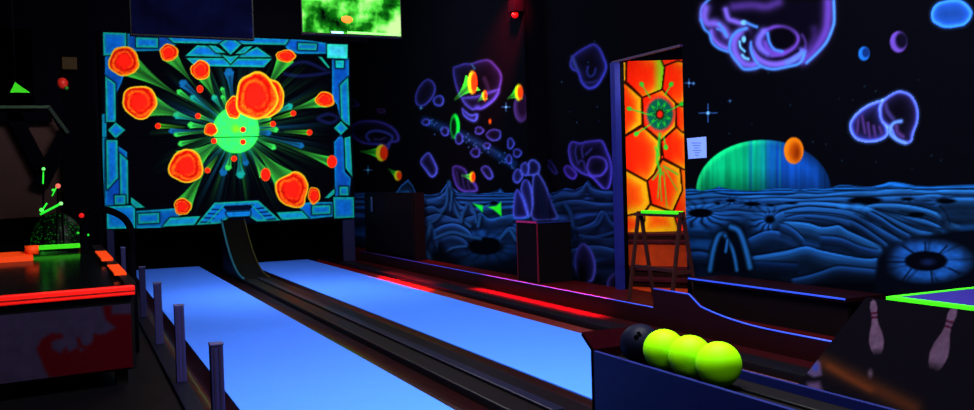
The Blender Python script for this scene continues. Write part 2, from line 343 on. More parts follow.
    hy = [189, 189, 188, 191, 189, 186.5, 189, 190.5, 191, 189.5, 188, 188.6, 190, 188, 188.6, 187.5, 185, 185, 186.5, 186.8, 184.5, 181.8, 182.6, 185.5, 186.5, 185, 184, 187, 184, 180]
    cr = [(700.5, 213, 12, 4.6, 13, 3.6), (731, 200.5, 5, 1.9, 7, 2.6), (752, 204, 8, 2.6, 8, 2), (771, 205.4, 3.2, 1.4, 6, 2), (791.5, 203.2, 5.5, 1.5, 6, 2), (864.5, 201, 17, 4.2, 8, 1.5), (907.5, 199, 6.5, 2, 6, 1.8), (946, 201, 10, 3, 7, 2), (916.5, 215, 9, 2.8, 7, 1.8), (770, 219.5, 5, 4, 11, 7), (926, 261.5, 20, 9.4, 9, 2.7)]
    ground(cv, hx, hy, (20, 108, 208), (16, 70, 150), 284, [], .8)
    G = xf(690, 180, 3.418); D = (2, 5, 16); B1, B2, B3, B4 = (32, 110, 194), (27, 95, 174), (23, 80, 154), (17, 60, 122)
    def dk(*p, w=1.2, a=.9): cv.stroke(p, D, w, a)
    H_ = cv.hill
    H_([(660, 196), (690, 195.4), (712, 193.5), (735, 196.5), (760, 195.4), (784, 196), (800, 193.6), (821, 194.4), (850, 192), (875, 191), (900, 189), (930, 191.5), (960, 190), (1100, 191), (1900, 190)], 5.5, B1)
    H_([(660, 202), (690, 200.5), (720, 198.4), (745, 199.8), (775, 198.5), (805, 199.4), (835, 197.5), (862, 198), (890, 196.5), (915, 196), (935, 194.5), (960, 196), (1100, 197), (1900, 196)], 5.5, B2)
    H_([(660, 209), (690, 206), (712, 203.6), (731, 202.6), (750, 205.5), (775, 205.6), (800, 202.6), (826, 202.5), (850, 205), (868, 206)], 7, B1)
    H_([(706, 214), (728, 211), (752, 212.4), (772, 213), (790, 209), (815, 207.6), (845, 210)], 8, B2)
    # fans of ridges round the small craters
    x, y = cv.x, cv.y; i0 = cv.near(650, 990, 186, 282)
    for cx, cy, rx, ry, n, R, amp in ((700.5, 213, 12, 4.6, 15, 4.4, .95), (731, 200.5, 5, 1.9, 9, 2.9, .9), (752, 204, 8, 2.6, 9, 2.2, .9), (770, 219.5, 5, 4, 13, 5.2, .95), (864.5, 201, 17, 4.2, 8, 1.5, .6), (907.5, 199, 6.5, 2, 7, 2, .7), (946, 201, 10, 3, 9, 2.6, .8)):
        i = i0[(np.abs(x[i0]-cx) < rx*R) & (np.abs(y[i0]-cy) < ry*R*1.2)]; dx, dy = (x[i]-cx)/rx, (y[i]-cy)/ry; r = np.hypot(dx, dy); an = np.arctan2(dy, dx)+.06*np.sin(r*2.5)
        rad = np.abs(np.cos(an*n/2))**.8; f = np.clip((R-r)/(R*.35), 0, 1)*np.clip((r-.8)/.25, 0, 1)*np.where(dy > -.2, 1, .45)
        sh = np.clip(1.25-r/R, 0, 1)**.8; cv.mix(i, f*amp, (2, 4, 14)); cv.c[i] += (f*amp*rad*sh)[:, None]*np.array((25, 90, 168.))
    H_([(770, 223), (777, 214), (790, 210), (808, 207.2), (837, 209.4), (855, 212.5), (870, 220), (888, 231), (905, 241)], 9, B2)
    H_([(783, 219), (800, 215), (825, 216), (850, 221), (868, 231), (886, 243)], 5, B3)
    H_([(781, 222), (790, 221.6), (808, 223.4), (821, 227.2), (831, 226.6), (839, 225.8), (848, 231), (868, 240), (884, 247)], 7.5, B1)
    H_([(818, 236), (840, 238), (860, 246), (880, 251)], 4.5, B4)
    H_([(738, 246), (750, 238), (764, 232), (776, 231), (790, 236), (804, 243)], 7, B3); H_([(778, 223), (788, 226), (797, 232), (806, 241)], 5, B3)
    H_([(748, 257), (770, 253.6), (788, 250.5), (806, 246.6), (821, 250.6), (847, 256), (866, 259), (880, 258)], 8, B2)
    H_([(790, 279), (806, 276), (821, 271.6), (837, 266.6), (856, 267.6), (878, 270)], 4.5, B4)
    H_([(670, 254), (686, 252.4), (700, 251.6), (712, 254)], 7, B4); H_([(745, 262), (770, 262.5), (800, 264)], 5, (8, 34, 80))
    # long ridges sweeping down on the right
    for p, h, c in (([(862, 209), (872, 204.4), (892, 203.6), (915, 206.4), (935, 212), (948, 221), (962, 226)], 5, B1), ([(866, 207.6), (884, 211.6), (902, 216), (925, 220), (944, 228)], 4.5, B2), ([(868, 208), (884, 214.5), (900, 222), (918, 230), (934, 233)], 4, B2), ([(866, 210), (880, 217), (895, 227), (912, 236)], 3.6, B3), ([(852, 214), (866, 220), (882, 230), (902, 240)], 4, B3), ([(848, 219), (862, 226), (878, 237), (890, 246)], 3.4, B3), ([(938, 209), (952, 205), (975, 206), (1010, 212)], 8, B2), ([(936, 200), (950, 198), (972, 198), (1100, 200)], 6, B2)): H_(p, h, c)
    for p in ([(876, 209), (900, 217), (925, 225), (942, 229)], [(872, 211), (890, 221), (905, 231)], [(900, 211), (925, 215), (944, 223)], [(940, 206), (946, 213), (950, 224)], [(860, 217), (880, 227), (900, 239)], [(785, 213), (815, 212), (846, 216), (866, 226)], [(805, 218), (835, 222), (860, 234)]): dk(*p, w=.8, a=.75)
    # the big crater with its dark rim
    cv.poly([(874, 292), (878, 258), (890, 244), (915, 238), (955, 230), (1010, 226), (1010, 296), (930, 300)], (3, 5, 14), 5, .96)
    i = cv.near(880, 1000, 234, 296); dx, dy = (x[i]-926)/20, (y[i]-261)/9.4; r = np.hypot(dx, dy); an = np.arctan2(dy, dx)
    lv = np.clip((2.55-r)/.9, 0, 1)*np.clip((r-.95)/.2, 0, 1)*np.clip((x[i]-884)/20, 0, 1)*(.55+.45*np.clip(np.abs(np.sin(an*4.5+.4))*2.2, 0, 1))*(.75+.3*vnoise(x[i]/5, y[i]/3))
    cv.c[i] += lv[:, None]*np.array((19, 72, 148.))
    for a, b in (((903, 246), (915, 254)), ((925, 242), (925.5, 252)), ((947, 246), (939, 254)), ((883, 262), (907, 262)), ((911, 269), (902, 281)), ((931, 272), (933, 285)), ((949, 268), (960, 274))): dk(a, b, w=.9, a=.9)
    cv.ell(926, 261, 20, 9.2, (2, 3, 10), 2); cv.ell(928, 262, 6, 3, (12, 24, 62), 4)
    for cx, cy, rx, ry in ((700.5, 213, 12, 4.4), (731, 200.5, 5, 1.7), (718, 203.6, 2.6, 1.4), (752, 204, 8, 2.4), (771, 205.4, 3.2, 1.3), (791.5, 203.2, 5.5, 1.4), (865, 200.6, 17, 3.8), (907.5, 199, 6.5, 1.8), (946, 201, 10, 2.8), (916.5, 214.6, 8.5, 2.6)): cv.ell(cx, cy, rx, ry, (1, 2, 7), 1.4)
    for x_, y_ in ((843, 206), (858, 206.4), (868, 208.6)): cv.ell(x_, y_, 5, 2.6, B1, 3, a=.7)
    B = (34, 118, 214)
    def dk(*p, w=2.0, a=.9): cv.stroke(G(*p), D, w, a)
    def br(*p, w=2.4, a=.8): cv.stroke(G(*p), B, w, a, mode='lighten')
    cv.poly([(708, 275), (711, 246), (719, 231), (733, 224), (744, 226), (753, 262), (752, 276)], (2, 4, 14), 5, .85)
    # leg-like ridges under the left crater
    for p, w in ((((68, 308), (80, 240), (98, 190), (118, 185)), 2.6), (((120, 190), (140, 225), (152, 262), (160, 308)), 2.0), (((140, 160), (168, 176), (190, 235), (205, 298)), 3.0), (((128, 205), (122, 245)), 1.6)): 
        cv.stroke(G(*p), D, w+2, .75); br(*p, w=w)
    dk((150, 200), (165, 240), (175, 300), w=1.5)
    cv.ell(770, 219.5, 5, 4, (1, 2, 8), 3)

def fly(cv, hx, hy, rx, ry, tx, ty, k=0, head=(255, 52, 14), rim=(240, 200, 30)):
    cv.tail(hx, hy, ry*.85, tx, ty, (60, 220, 50), 1.1, .08, 1.9); i = cv.ell(hx-.2*rx, hy, rx*1.0, ry*.95, rim, 1.4); cv.ell(hx+.25*rx, hy, rx*.72, ry*.82, head, 1.6)

def draw_rear(cv):
    cv.gain = .78
    A = xf(340, 20, 5.126); B = xf(340, 90, 5.126); D = xf(340, 160, 5.126)
    cv.stroke([(425, 121), (452, 131), (478, 143), (513, 164)], (22, 50, 130), 5, .75, mode='lighten'); cv.stroke([(455, 132), (480, 144), (500, 154)], (40, 84, 190), 2.4, .6, mode='lighten')
    rng = random.Random(8)
    for _ in range(60):
        t = rng.random(); cv.ell(425+88*t+rng.gauss(0, 2), 120+44*t+rng.gauss(0, 3), .8, .8, (60, 100, 200), 1.3, a=.6)
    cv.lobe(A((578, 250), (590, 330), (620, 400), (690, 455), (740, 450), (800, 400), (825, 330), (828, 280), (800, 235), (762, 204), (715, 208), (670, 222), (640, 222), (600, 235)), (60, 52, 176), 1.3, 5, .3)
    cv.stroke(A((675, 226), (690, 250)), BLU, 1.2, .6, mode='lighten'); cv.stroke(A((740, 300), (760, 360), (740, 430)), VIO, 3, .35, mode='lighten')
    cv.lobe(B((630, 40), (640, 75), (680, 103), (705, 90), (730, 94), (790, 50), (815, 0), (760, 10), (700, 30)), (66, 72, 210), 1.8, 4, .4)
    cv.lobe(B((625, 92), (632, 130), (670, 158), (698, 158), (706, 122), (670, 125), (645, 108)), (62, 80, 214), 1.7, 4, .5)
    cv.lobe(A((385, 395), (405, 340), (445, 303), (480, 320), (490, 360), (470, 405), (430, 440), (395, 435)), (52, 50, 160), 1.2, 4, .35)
    cv.lobe([(433, 100), (437, 95.5), (442, 96), (444, 101), (441, 106), (435, 105)], (56, 62, 176), 1.1, 3, .5)
    cv.ell(455, 126.5, 4.8, 12.4, (10, 222, 60), 1.2); cv.ell(453.6, 127, 2.8, 10, (2, 24, 12), 1.8)
    fly(cv, 473, 82.5, 4.4, 12, 454.5, 100); fly(cv, 485, 95.6, 2.0, 5, 477.5, 101.5)
    cv.ell(521, 108, 7.6, 14.3, (70, 34, 104), 1.6); cv.ell(522.5, 106, 5.6, 12, (28, 8, 34), 4); fly(cv, 519.4, 92.5, 3.8, 8.5, 507, 99, rim=(235, 215, 20))
    # swirl planet at the left
    cv.lobe(B((55, 195), (85, 165), (150, 155), (220, 165), (275, 195), (303, 238), (295, 265), (262, 272), (245, 305), (215, 285), (120, 275), (65, 240)), (54, 44, 150), 1.5, 4, .35)
    cv.stroke(B((150, 260), (135, 235), (160, 212), (215, 212), (265, 235), (262, 262), (235, 285)), (60, 62, 190), 1.8, .8, mode='lighten')
    cv.stroke(B((175, 250), (200, 255), (232, 245)), VIO, 1.5, .5, mode='lighten')
    cv.lobe(B((45, 45), (75, 50), (98, 72), (85, 85), (50, 80)), (36, 26, 90), 1.2, 3, .3); cv.lobe(B((190, 95), (230, 100), (225, 118), (195, 115)), (46, 20, 70), 1.2, 3, .3)
    fly(cv, 382.5, 153, 5.6, 8.8, 360, 151.5, head=(255, 40, 10)); fly(cv, 398.4, 175.6, 3.4, 5.2, 388, 168.5)
    cv.star(368, 170, 4, c=.9); cv.star(506, 107, 4, c=.9); cv.star(421, 108, 2, c=.6)
    for cx, cy, rx, ry in ((494, 135, 7.6, 6), (479, 130.5, 4.6, 4), (510.5, 143.5, 3.6, 5.8), (475.5, 152.5, 5, 5), (459, 138.5, 4, 6), (445, 131.5, 4, 4.5), (487, 145.5, 3.5, 3), (517, 153, 4.5, 4.5), (426, 122, 4, 3.5), (509, 159, 3, 5)):
        cv.lobe([(cx+rx*math.cos(t)*(1+.12*math.sin(3*t+cx)), cy+ry*math.sin(t)) for t in np.linspace(0, 2*PI, 9)[:-1]], (60, 66, 186), 1.0, 2.5, .45)
    cv.ell(490, 121.5, 1.4, 2.6, (170, 66, 10), 1.2)
    cv.lobe([(420, 162), (424, 155), (429, 152.5), (433, 158), (437.5, 168), (436, 175), (431, 177), (425, 170)], (70, 80, 206), 1.5, 4, .55)
    cv.lobe(D((575, 40), (600, 28), (640, 45), (660, 80), (700, 130), (700, 160), (640, 165), (600, 140), (580, 90)), (70, 52, 160), 1.6, 4, .5)
    for k in range(3): cv.stroke(D((598+28*k, 60+12*k), (606+26*k, 110+10*k), (615+28*k, 155)), (80, 60, 176), 1.6, .55, mode='lighten')
    fly(cv, 472.7, 177, 2.6, 5.4, 461, 175.5)
    cv.lobe(D((722, 45), (745, 28), (772, 45), (785, 85), (765, 100), (740, 80)), (74, 70, 190), 1.3, 3, .5)
    # moonscape with peaks
    hx = [300, 395, 402, 408, 413, 416, 423, 430, 440, 445, 449, 453, 460, 470, 478, 490, 497, 500.5, 505, 515, 560]
    hy = [194, 192, 184, 179, 186, 193, 193.5, 195, 192.5, 186, 181, 188, 193, 192, 194, 192.5, 190, 187.5, 193, 192.5, 193]
    ground(cv, hx, hy, (30, 78, 168), (22, 62, 140), 276, [(485, 246, 17, 8.2, 15, 2.5), (494, 203, 4, 1.8, 5, 1.6), (503, 221, 6, 2, 6, 1.6)], 1.2, 5)
    Q = (40, 92, 186)
    for p, h in (([(423, 199), (436, 198), (445, 192), (449, 184), (453, 194), (460, 205), (474, 208), (490, 204)], 6), ([(423, 208), (432, 206), (440, 209), (449, 203), (458, 211), (464, 211), (468.5, 203), (473, 211), (480, 214)], 5), ([(424, 218), (436, 214), (447, 216), (458, 219), (476, 215), (481, 213), (490, 219), (503, 216), (514, 214)], 6), ([(432, 231), (444, 225), (456, 224), (468, 230), (474, 240)], 5), ([(436, 240), (450, 235), (462, 238), (470, 246)], 4), ([(498, 240), (506, 229), (512, 227), (518, 230)], 7), ([(424, 250), (428, 226), (432, 225), (436, 236), (440, 262)], 9)): cv.hill(p, h, Q, .85, ends=2)
    cv.ell(485, 246, 16.5, 8, (2, 3, 9), 2)
    BB = (46, 108, 214)
    for p, w in (([(449, 182), (452, 198), (458, 215), (470, 226)], 2.2), ([(447, 188), (446, 204), (437, 218), (426, 225)], 2.0), ([(452, 192), (450, 210)], 1.4), ([(468, 203), (463, 212), (461, 222)], 1.8), ([(469, 203), (474, 211), (476, 222)], 2.0), ([(480, 216), (478, 226)], 2.2), ([(430, 226), (424, 246), (432, 262)], 3.5), ([(435, 238), (452, 232), (468, 236), (480, 238)], 2.4), ([(440, 256), (452, 248), (466, 246)], 1.8), ([(500, 238), (509, 230), (516, 240)], 2.4), ([(434, 208), (442, 212)], 1.6)):
        cv.stroke([(a+2, b+1.5) for a, b in p], (2, 6, 20), w, .55); cv.stroke(p, BB, w, .75, mode='lighten')
    cv.poly([(428, 262), (440, 240), (456, 262), (450, 280), (428, 276)], (3, 6, 16), 6, .8)
    cv.poly([(473, 203.5), (483, 205.5), (482.5, 212.5), (478, 208)], (20, 225, 60), 1.6); cv.poly([(488, 207), (496, 206), (501, 202), (501.5, 216.5), (494, 210)], (40, 240, 40), 1.6)
    cv.c *= np.array((.92, 1.12, 1.0)); stones(cv)
def stones(cv):     # the painted rock stack that runs round the corner
    E = xf(500, 160, 5.126); S = (56, 74, 166)
    for p, g in ((((165, 300), (165, 120), (178, 60), (200, 70), (240, 140), (270, 230), (290, 300)), .25), (((130, 60), (150, 5), (180, 0), (205, 30), (195, 70), (150, 80)), .35), (((65, 80), (80, 48), (105, 50), (118, 85), (95, 118), (70, 110)), .5), (((105, 30), (130, 10), (150, 35), (140, 80), (112, 70)), .5), (((70, 290), (72, 190), (88, 148), (110, 180), (130, 230), (140, 290)), .6), (((105, 150), (120, 105), (145, 105), (165, 160), (170, 240), (150, 290), (125, 210)), .55)):
        cv.lobe(E(*p), S, 1.3, 5, g, (8, 8, 28))
    for k in range(5): cv.stroke(E((178+14*k, 80+18*k), (200+16*k, 180+14*k), (215+17*k, 290)), (22, 34, 92), 1.6, .6, mode='lighten')
def draw_middle(cv):
    cv.gain = .75
    A = xf(500, 20, 5.126); B = xf(500, 90, 5.126); E = xf(500, 160, 5.126); G = xf(500, 230, 5.126)
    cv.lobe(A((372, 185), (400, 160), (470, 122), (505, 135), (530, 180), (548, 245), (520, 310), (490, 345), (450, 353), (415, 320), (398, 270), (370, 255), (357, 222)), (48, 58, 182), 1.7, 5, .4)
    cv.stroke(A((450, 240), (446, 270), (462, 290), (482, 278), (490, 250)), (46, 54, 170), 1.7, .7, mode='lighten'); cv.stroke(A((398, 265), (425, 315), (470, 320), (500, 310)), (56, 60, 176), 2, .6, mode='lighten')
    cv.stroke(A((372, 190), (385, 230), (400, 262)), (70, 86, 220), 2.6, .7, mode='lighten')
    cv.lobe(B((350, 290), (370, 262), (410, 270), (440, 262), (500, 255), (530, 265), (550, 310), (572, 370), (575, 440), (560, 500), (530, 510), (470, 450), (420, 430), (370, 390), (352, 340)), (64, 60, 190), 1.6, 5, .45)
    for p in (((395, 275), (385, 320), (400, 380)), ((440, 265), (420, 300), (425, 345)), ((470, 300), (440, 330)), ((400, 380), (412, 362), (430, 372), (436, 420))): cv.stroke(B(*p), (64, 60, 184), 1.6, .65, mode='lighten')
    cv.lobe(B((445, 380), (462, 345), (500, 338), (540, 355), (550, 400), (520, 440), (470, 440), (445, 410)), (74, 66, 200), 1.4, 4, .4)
    cv.lobe(E((325, 45), (345, 25), (375, 45), (395, 75), (375, 100), (340, 80)), (54, 44, 150), 1.3, 4, .4, (16, 8, 40)); cv.lobe(B((240, 370), (255, 358), (280, 390), (295, 425), (280, 430), (250, 400)), (30, 28, 96), 1.2, 3, .3)
    hx = [500, 552, 560, 566, 575, 584, 588, 592, 600, 612, 640]; hy = [195, 193, 190, 188, 190, 185, 180, 186, 190, 190, 190]
    ground(cv, hx, hy, (24, 58, 136), (18, 46, 112), 288, [(600, 199, 6, 2, 7, 2), (575, 204, 6, 2, 6, 1.6)], 1.15, 9)
    for p, h in (([(551, 197), (562, 192), (575, 192.5), (582, 188), (587, 182), (592, 188), (604, 191), (624, 191)], 5), ([(551, 204), (575, 200), (600, 203), (624, 202)], 4), ([(566, 230), (583, 226), (594, 221), (599, 213), (602, 210.5), (606, 215), (612, 222), (624, 227)], 8), ([(568, 240), (590, 236), (606, 238), (624, 234)], 6), ([(558, 254), (580, 247), (600, 246), (624, 252)], 5)): cv.hill(p, h, (30, 70, 146), .85, ends=2)
    for p, w in ((((330, 220), (360, 270), (375, 340), (385, 400)), 3), (((385, 350), (440, 345), (500, 325), (535, 268), (560, 310), (590, 345)), 2.6), (((410, 385), (480, 395), (580, 370)), 2.2)):
        cv.stroke([(a, b+4) for a, b in E(*p)], (3, 5, 16), 4.5, .6); cv.stroke(E(*p), (26, 66, 150), w, .8, mode='lighten')
    cv.lobe(G((385, 200), (380, 150), (400, 90), (430, 68), (470, 110), (490, 180), (480, 250), (450, 268), (410, 255)), (52, 60, 150), 1.6, 6, .5, (4, 5, 16)); cv.poly(G((410, 160), (440, 190), (455, 270), (400, 290), (390, 220)), (3, 4, 12), 5, .9)
    cv.lobe(G((550, 260), (590, 220), (620, 240), (625, 300), (560, 320)), (50, 52, 140), 1.6, 5, .4)
    speck(cv, 8, (560, 620, 40, 130), 5); stones(cv)
def draw_jog(cv): ground(cv, [500, 560], [197, 194], (20, 44, 110), (14, 34, 90), 282, [], 1.2, 9); stones(cv)

def draw_panel(cv):
    # faint figures in the dark
    for p in (((288, 66), (305, 62), (325, 70)), ((285, 74), (300, 76), (320, 74), (330, 72)), ((318, 118), (328, 114), (338, 118), (330, 123), (318, 119))): cv.stroke(p, (16, 22, 78), 2, .7, mode='lighten')
    # rays of the blast
    i = cv.near(150, 330, 45, 215); dx, dy = cv.x[i]-236, cv.y[i]-130; r = np.hypot(dx, dy); an = np.arctan2(dy, dx)
    n1 = vnoise(an*17+40, r/70+3); n2 = vnoise(an*38+9, r/60); L = 45+50*vnoise(an*9+3, an*0+2)
    f = np.clip(1-(r-20)/L, 0, 1)**1.3*np.clip((n1*.6+n2*.6-.46)*2.2, 0, 1); g = vnoise(an*12+70, r*0)
    cv.add(i, f*.48, (14, 110, 76)); cv.add(i, f*np.clip(g-.45, 0, 1)*1.2, (30, 120, 0)); cv.add(i, f*np.clip(.55-g, 0, 1)*1.2, (0, 10, 90))
    cv.add(i, .6*np.exp(-np.maximum(r-22, 0)/5), (16, 130, 60))
    # frame: side bands first, then the raised-looking plates
    band = (8, 66, 158); S = cv.slab
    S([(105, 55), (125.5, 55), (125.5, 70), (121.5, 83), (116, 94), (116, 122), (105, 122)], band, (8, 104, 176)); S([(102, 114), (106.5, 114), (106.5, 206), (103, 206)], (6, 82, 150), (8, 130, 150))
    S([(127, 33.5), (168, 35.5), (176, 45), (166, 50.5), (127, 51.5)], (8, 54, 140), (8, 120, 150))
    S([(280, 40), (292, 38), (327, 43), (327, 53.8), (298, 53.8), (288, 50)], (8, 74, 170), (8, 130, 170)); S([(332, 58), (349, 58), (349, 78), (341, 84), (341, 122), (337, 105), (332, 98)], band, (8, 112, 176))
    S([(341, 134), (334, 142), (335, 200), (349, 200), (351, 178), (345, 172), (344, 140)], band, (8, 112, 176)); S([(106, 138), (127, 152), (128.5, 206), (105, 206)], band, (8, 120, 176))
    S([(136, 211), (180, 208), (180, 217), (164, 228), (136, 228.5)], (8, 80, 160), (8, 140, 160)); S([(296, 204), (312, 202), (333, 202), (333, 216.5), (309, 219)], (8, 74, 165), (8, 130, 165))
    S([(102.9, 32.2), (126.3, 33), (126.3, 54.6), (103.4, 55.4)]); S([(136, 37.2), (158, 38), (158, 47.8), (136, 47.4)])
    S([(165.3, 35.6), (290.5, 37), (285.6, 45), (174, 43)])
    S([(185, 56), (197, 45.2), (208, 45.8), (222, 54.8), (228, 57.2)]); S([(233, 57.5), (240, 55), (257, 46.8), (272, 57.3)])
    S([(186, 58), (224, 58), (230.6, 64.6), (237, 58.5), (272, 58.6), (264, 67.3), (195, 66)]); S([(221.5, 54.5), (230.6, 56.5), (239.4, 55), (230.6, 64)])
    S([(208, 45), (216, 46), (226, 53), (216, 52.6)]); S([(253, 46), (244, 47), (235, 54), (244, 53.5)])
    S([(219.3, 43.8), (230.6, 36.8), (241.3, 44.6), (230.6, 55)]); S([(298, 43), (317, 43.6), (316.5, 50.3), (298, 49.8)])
    S([(327, 43.8), (347.8, 44.4), (347.6, 58.8), (327.2, 58)], (60, 190, 225), (40, 225, 190), 2.4); S([(335.4, 60.4), (344, 60.6), (343.6, 68), (335.8, 67.8)], (14, 140, 200), (20, 190, 160))  # corner plates painted brighter, as lit by a lamp close by
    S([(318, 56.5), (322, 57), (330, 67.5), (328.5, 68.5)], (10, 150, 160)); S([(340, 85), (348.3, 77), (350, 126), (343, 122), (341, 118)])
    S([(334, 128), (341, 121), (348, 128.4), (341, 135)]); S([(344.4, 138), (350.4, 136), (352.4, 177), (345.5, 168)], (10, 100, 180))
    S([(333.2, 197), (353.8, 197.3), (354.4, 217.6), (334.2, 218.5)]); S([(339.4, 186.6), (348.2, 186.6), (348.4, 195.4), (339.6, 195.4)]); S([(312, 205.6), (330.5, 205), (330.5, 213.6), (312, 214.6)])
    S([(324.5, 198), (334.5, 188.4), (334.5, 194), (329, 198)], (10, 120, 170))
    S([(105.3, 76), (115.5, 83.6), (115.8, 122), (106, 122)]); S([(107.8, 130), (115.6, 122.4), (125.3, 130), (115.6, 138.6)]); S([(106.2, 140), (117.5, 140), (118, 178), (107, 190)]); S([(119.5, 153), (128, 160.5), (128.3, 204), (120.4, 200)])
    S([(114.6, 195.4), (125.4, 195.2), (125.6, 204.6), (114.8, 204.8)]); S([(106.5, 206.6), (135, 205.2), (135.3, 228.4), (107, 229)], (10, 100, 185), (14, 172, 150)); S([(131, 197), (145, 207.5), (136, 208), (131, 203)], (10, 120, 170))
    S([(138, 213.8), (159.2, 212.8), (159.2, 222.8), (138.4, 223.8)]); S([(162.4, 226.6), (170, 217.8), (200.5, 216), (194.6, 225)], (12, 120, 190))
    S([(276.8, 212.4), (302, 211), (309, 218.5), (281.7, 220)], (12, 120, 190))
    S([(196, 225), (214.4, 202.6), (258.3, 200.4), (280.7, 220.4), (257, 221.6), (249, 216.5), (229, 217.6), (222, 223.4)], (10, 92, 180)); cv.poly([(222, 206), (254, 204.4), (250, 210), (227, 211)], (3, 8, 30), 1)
    S([(226, 212.4), (250.5, 211.2), (250, 216), (228, 217)], (12, 90, 190), (10, 120, 190)); cv.poly([(228, 222.6), (232, 219), (248, 218), (252, 221.6), (244, 224), (232, 225)], (2, 6, 24), 1)
    for k in range(4):
        t = k/4; a = (201+15*t, 222-17*t); cv.stroke([a, (a[0]+9, a[1]+.6)], (2, 14, 40), .8, .9, smooth=False); b = (275-15*t, 219-14.6*t); cv.stroke([b, (b[0]-9, b[1]+.8)], (2, 14, 40), .8, .9, smooth=False)
    cv.stroke([(207.5, 223), (223.5, 206)], (12, 150, 130), .8, .9, smooth=False); cv.stroke([(252, 205.4), (266, 220)], (12, 150, 130), .8, .9, smooth=False)
    # small comets flung outwards
    tl = lambda x, y, r, col, k=.5: (cv.tail(x, y, r, x+(236-x)*k, y+(130-y)*k, col, .9, .10, 2.2), cv.ell(x, y, r*.8, r*.8, col, 1.6, a=.9))
    gr, te, bl = (44, 190, 70), (16, 140, 130), (12, 84, 140)
    for x, y, r, col in ((182.5, 83, 4.2, bl), (178.5, 91.5, 2.6, gr), (192, 97, 2.6, te), (190, 125, 3.2, gr), (175.6, 134.4, 2.6, gr), (170.5, 131, 2.4, bl), (180, 144, 2.6, gr), (176, 115, 3.6, te), (214, 97, 3, te), (222, 88.5, 2, gr), (222.5, 96.5, 2, gr), (276.5, 129.6, 2.6, gr), (274, 147.6, 2.8, gr), (302, 145.8, 2.8, bl), (290.5, 106, 3, te), (270, 118.5, 1.4, gr), (240.6, 175, 4.6, te), (223, 173, 4, bl), (228, 168, 3.4, gr), (246, 163.5, 3, bl), (229, 72, 5, bl), (269, 133, 3, bl)): tl(x, y, r, col)
    # big tails, then the glowing core, then the burning rocks
    for x, y, r, tx, ty in ((124, 62, 14, 172, 92), (169, 54, 8.5, 185, 76), (140, 102, 17, 188, 118), (201, 71, 9, 214, 98), (286, 57, 9, 268, 90), (325, 100, 7.5, 292, 108), (331, 162, 5, 296, 149), (186, 165, 17, 228, 134), (183, 206, 9, 206, 164), (292, 188, 17, 250, 142), (265, 175, 6, 250, 148)): cv.tail(x, y, r, tx+(236-tx)*.25, ty+(130-ty)*.25, (48, 170, 52), .95, e=2.1)
    i = cv.ell(236, 130, 23, 23, (58, 250, 74), 1.8); i = cv.near(214, 259, 108, 153); rr = np.hypot(cv.x[i]-236, cv.y[i]-130); cv.mix(i, .5*(rr < 22)*fbm(cv.x[i]/4, cv.y[i]/4)**2*2, (20, 255, 130)); cv.ell(236, 129, 4, 4, (110, 255, 20), 4, a=.8)
    for k, q in enumerate(((124, 61, 15.6, 15), (169, 52.6, 9.4, 8.6), (139.5, 102, 17.5, 16.8), (200.5, 70, 9.6, 9.6), (200, 89, 3.4, 3.8), (254.5, 95, 0, 0), (286, 56, 10, 6.4), (325, 99.5, 9.6, 7.8), (332, 161.6, 5, 6.4), (314, 195.5, 6.2, 8.6), (292.5, 190, 16.6, 18), (186, 166.4, 17.2, 17), (182.6, 206.5, 9, 8.6), (265.6, 174.6, 5, 6.6), (233.5, 107.5, 7.6, 11.6), (210.6, 129.6, 6.8, 6.6))):
        if q[2]: cv.rock(*q, k=k*1.7)
    cv.rock(266, 97, 18, 21, 2); cv.rock(256, 96, 21, 23.5, .6)
    for x, y in ((243, 129.6), (243, 142), (234, 158.6), (214, 141), (198, 116), (158, 126), (207.5, 170.4), (293.3, 113.4), (273, 124), (309.5, 132.5)):
        if abs(x-236) > 26: cv.tail(x, y, 2.4, x+(236-x)*.35, y+(130-y)*.35, (70, 190, 30), .8, .2, 1)
        cv.rock(x, y, 2.9, 2.9)
    cv.stroke([(212, 137.4), (262, 136.6)], (2, 30, 8), .55, .9, smooth=False)

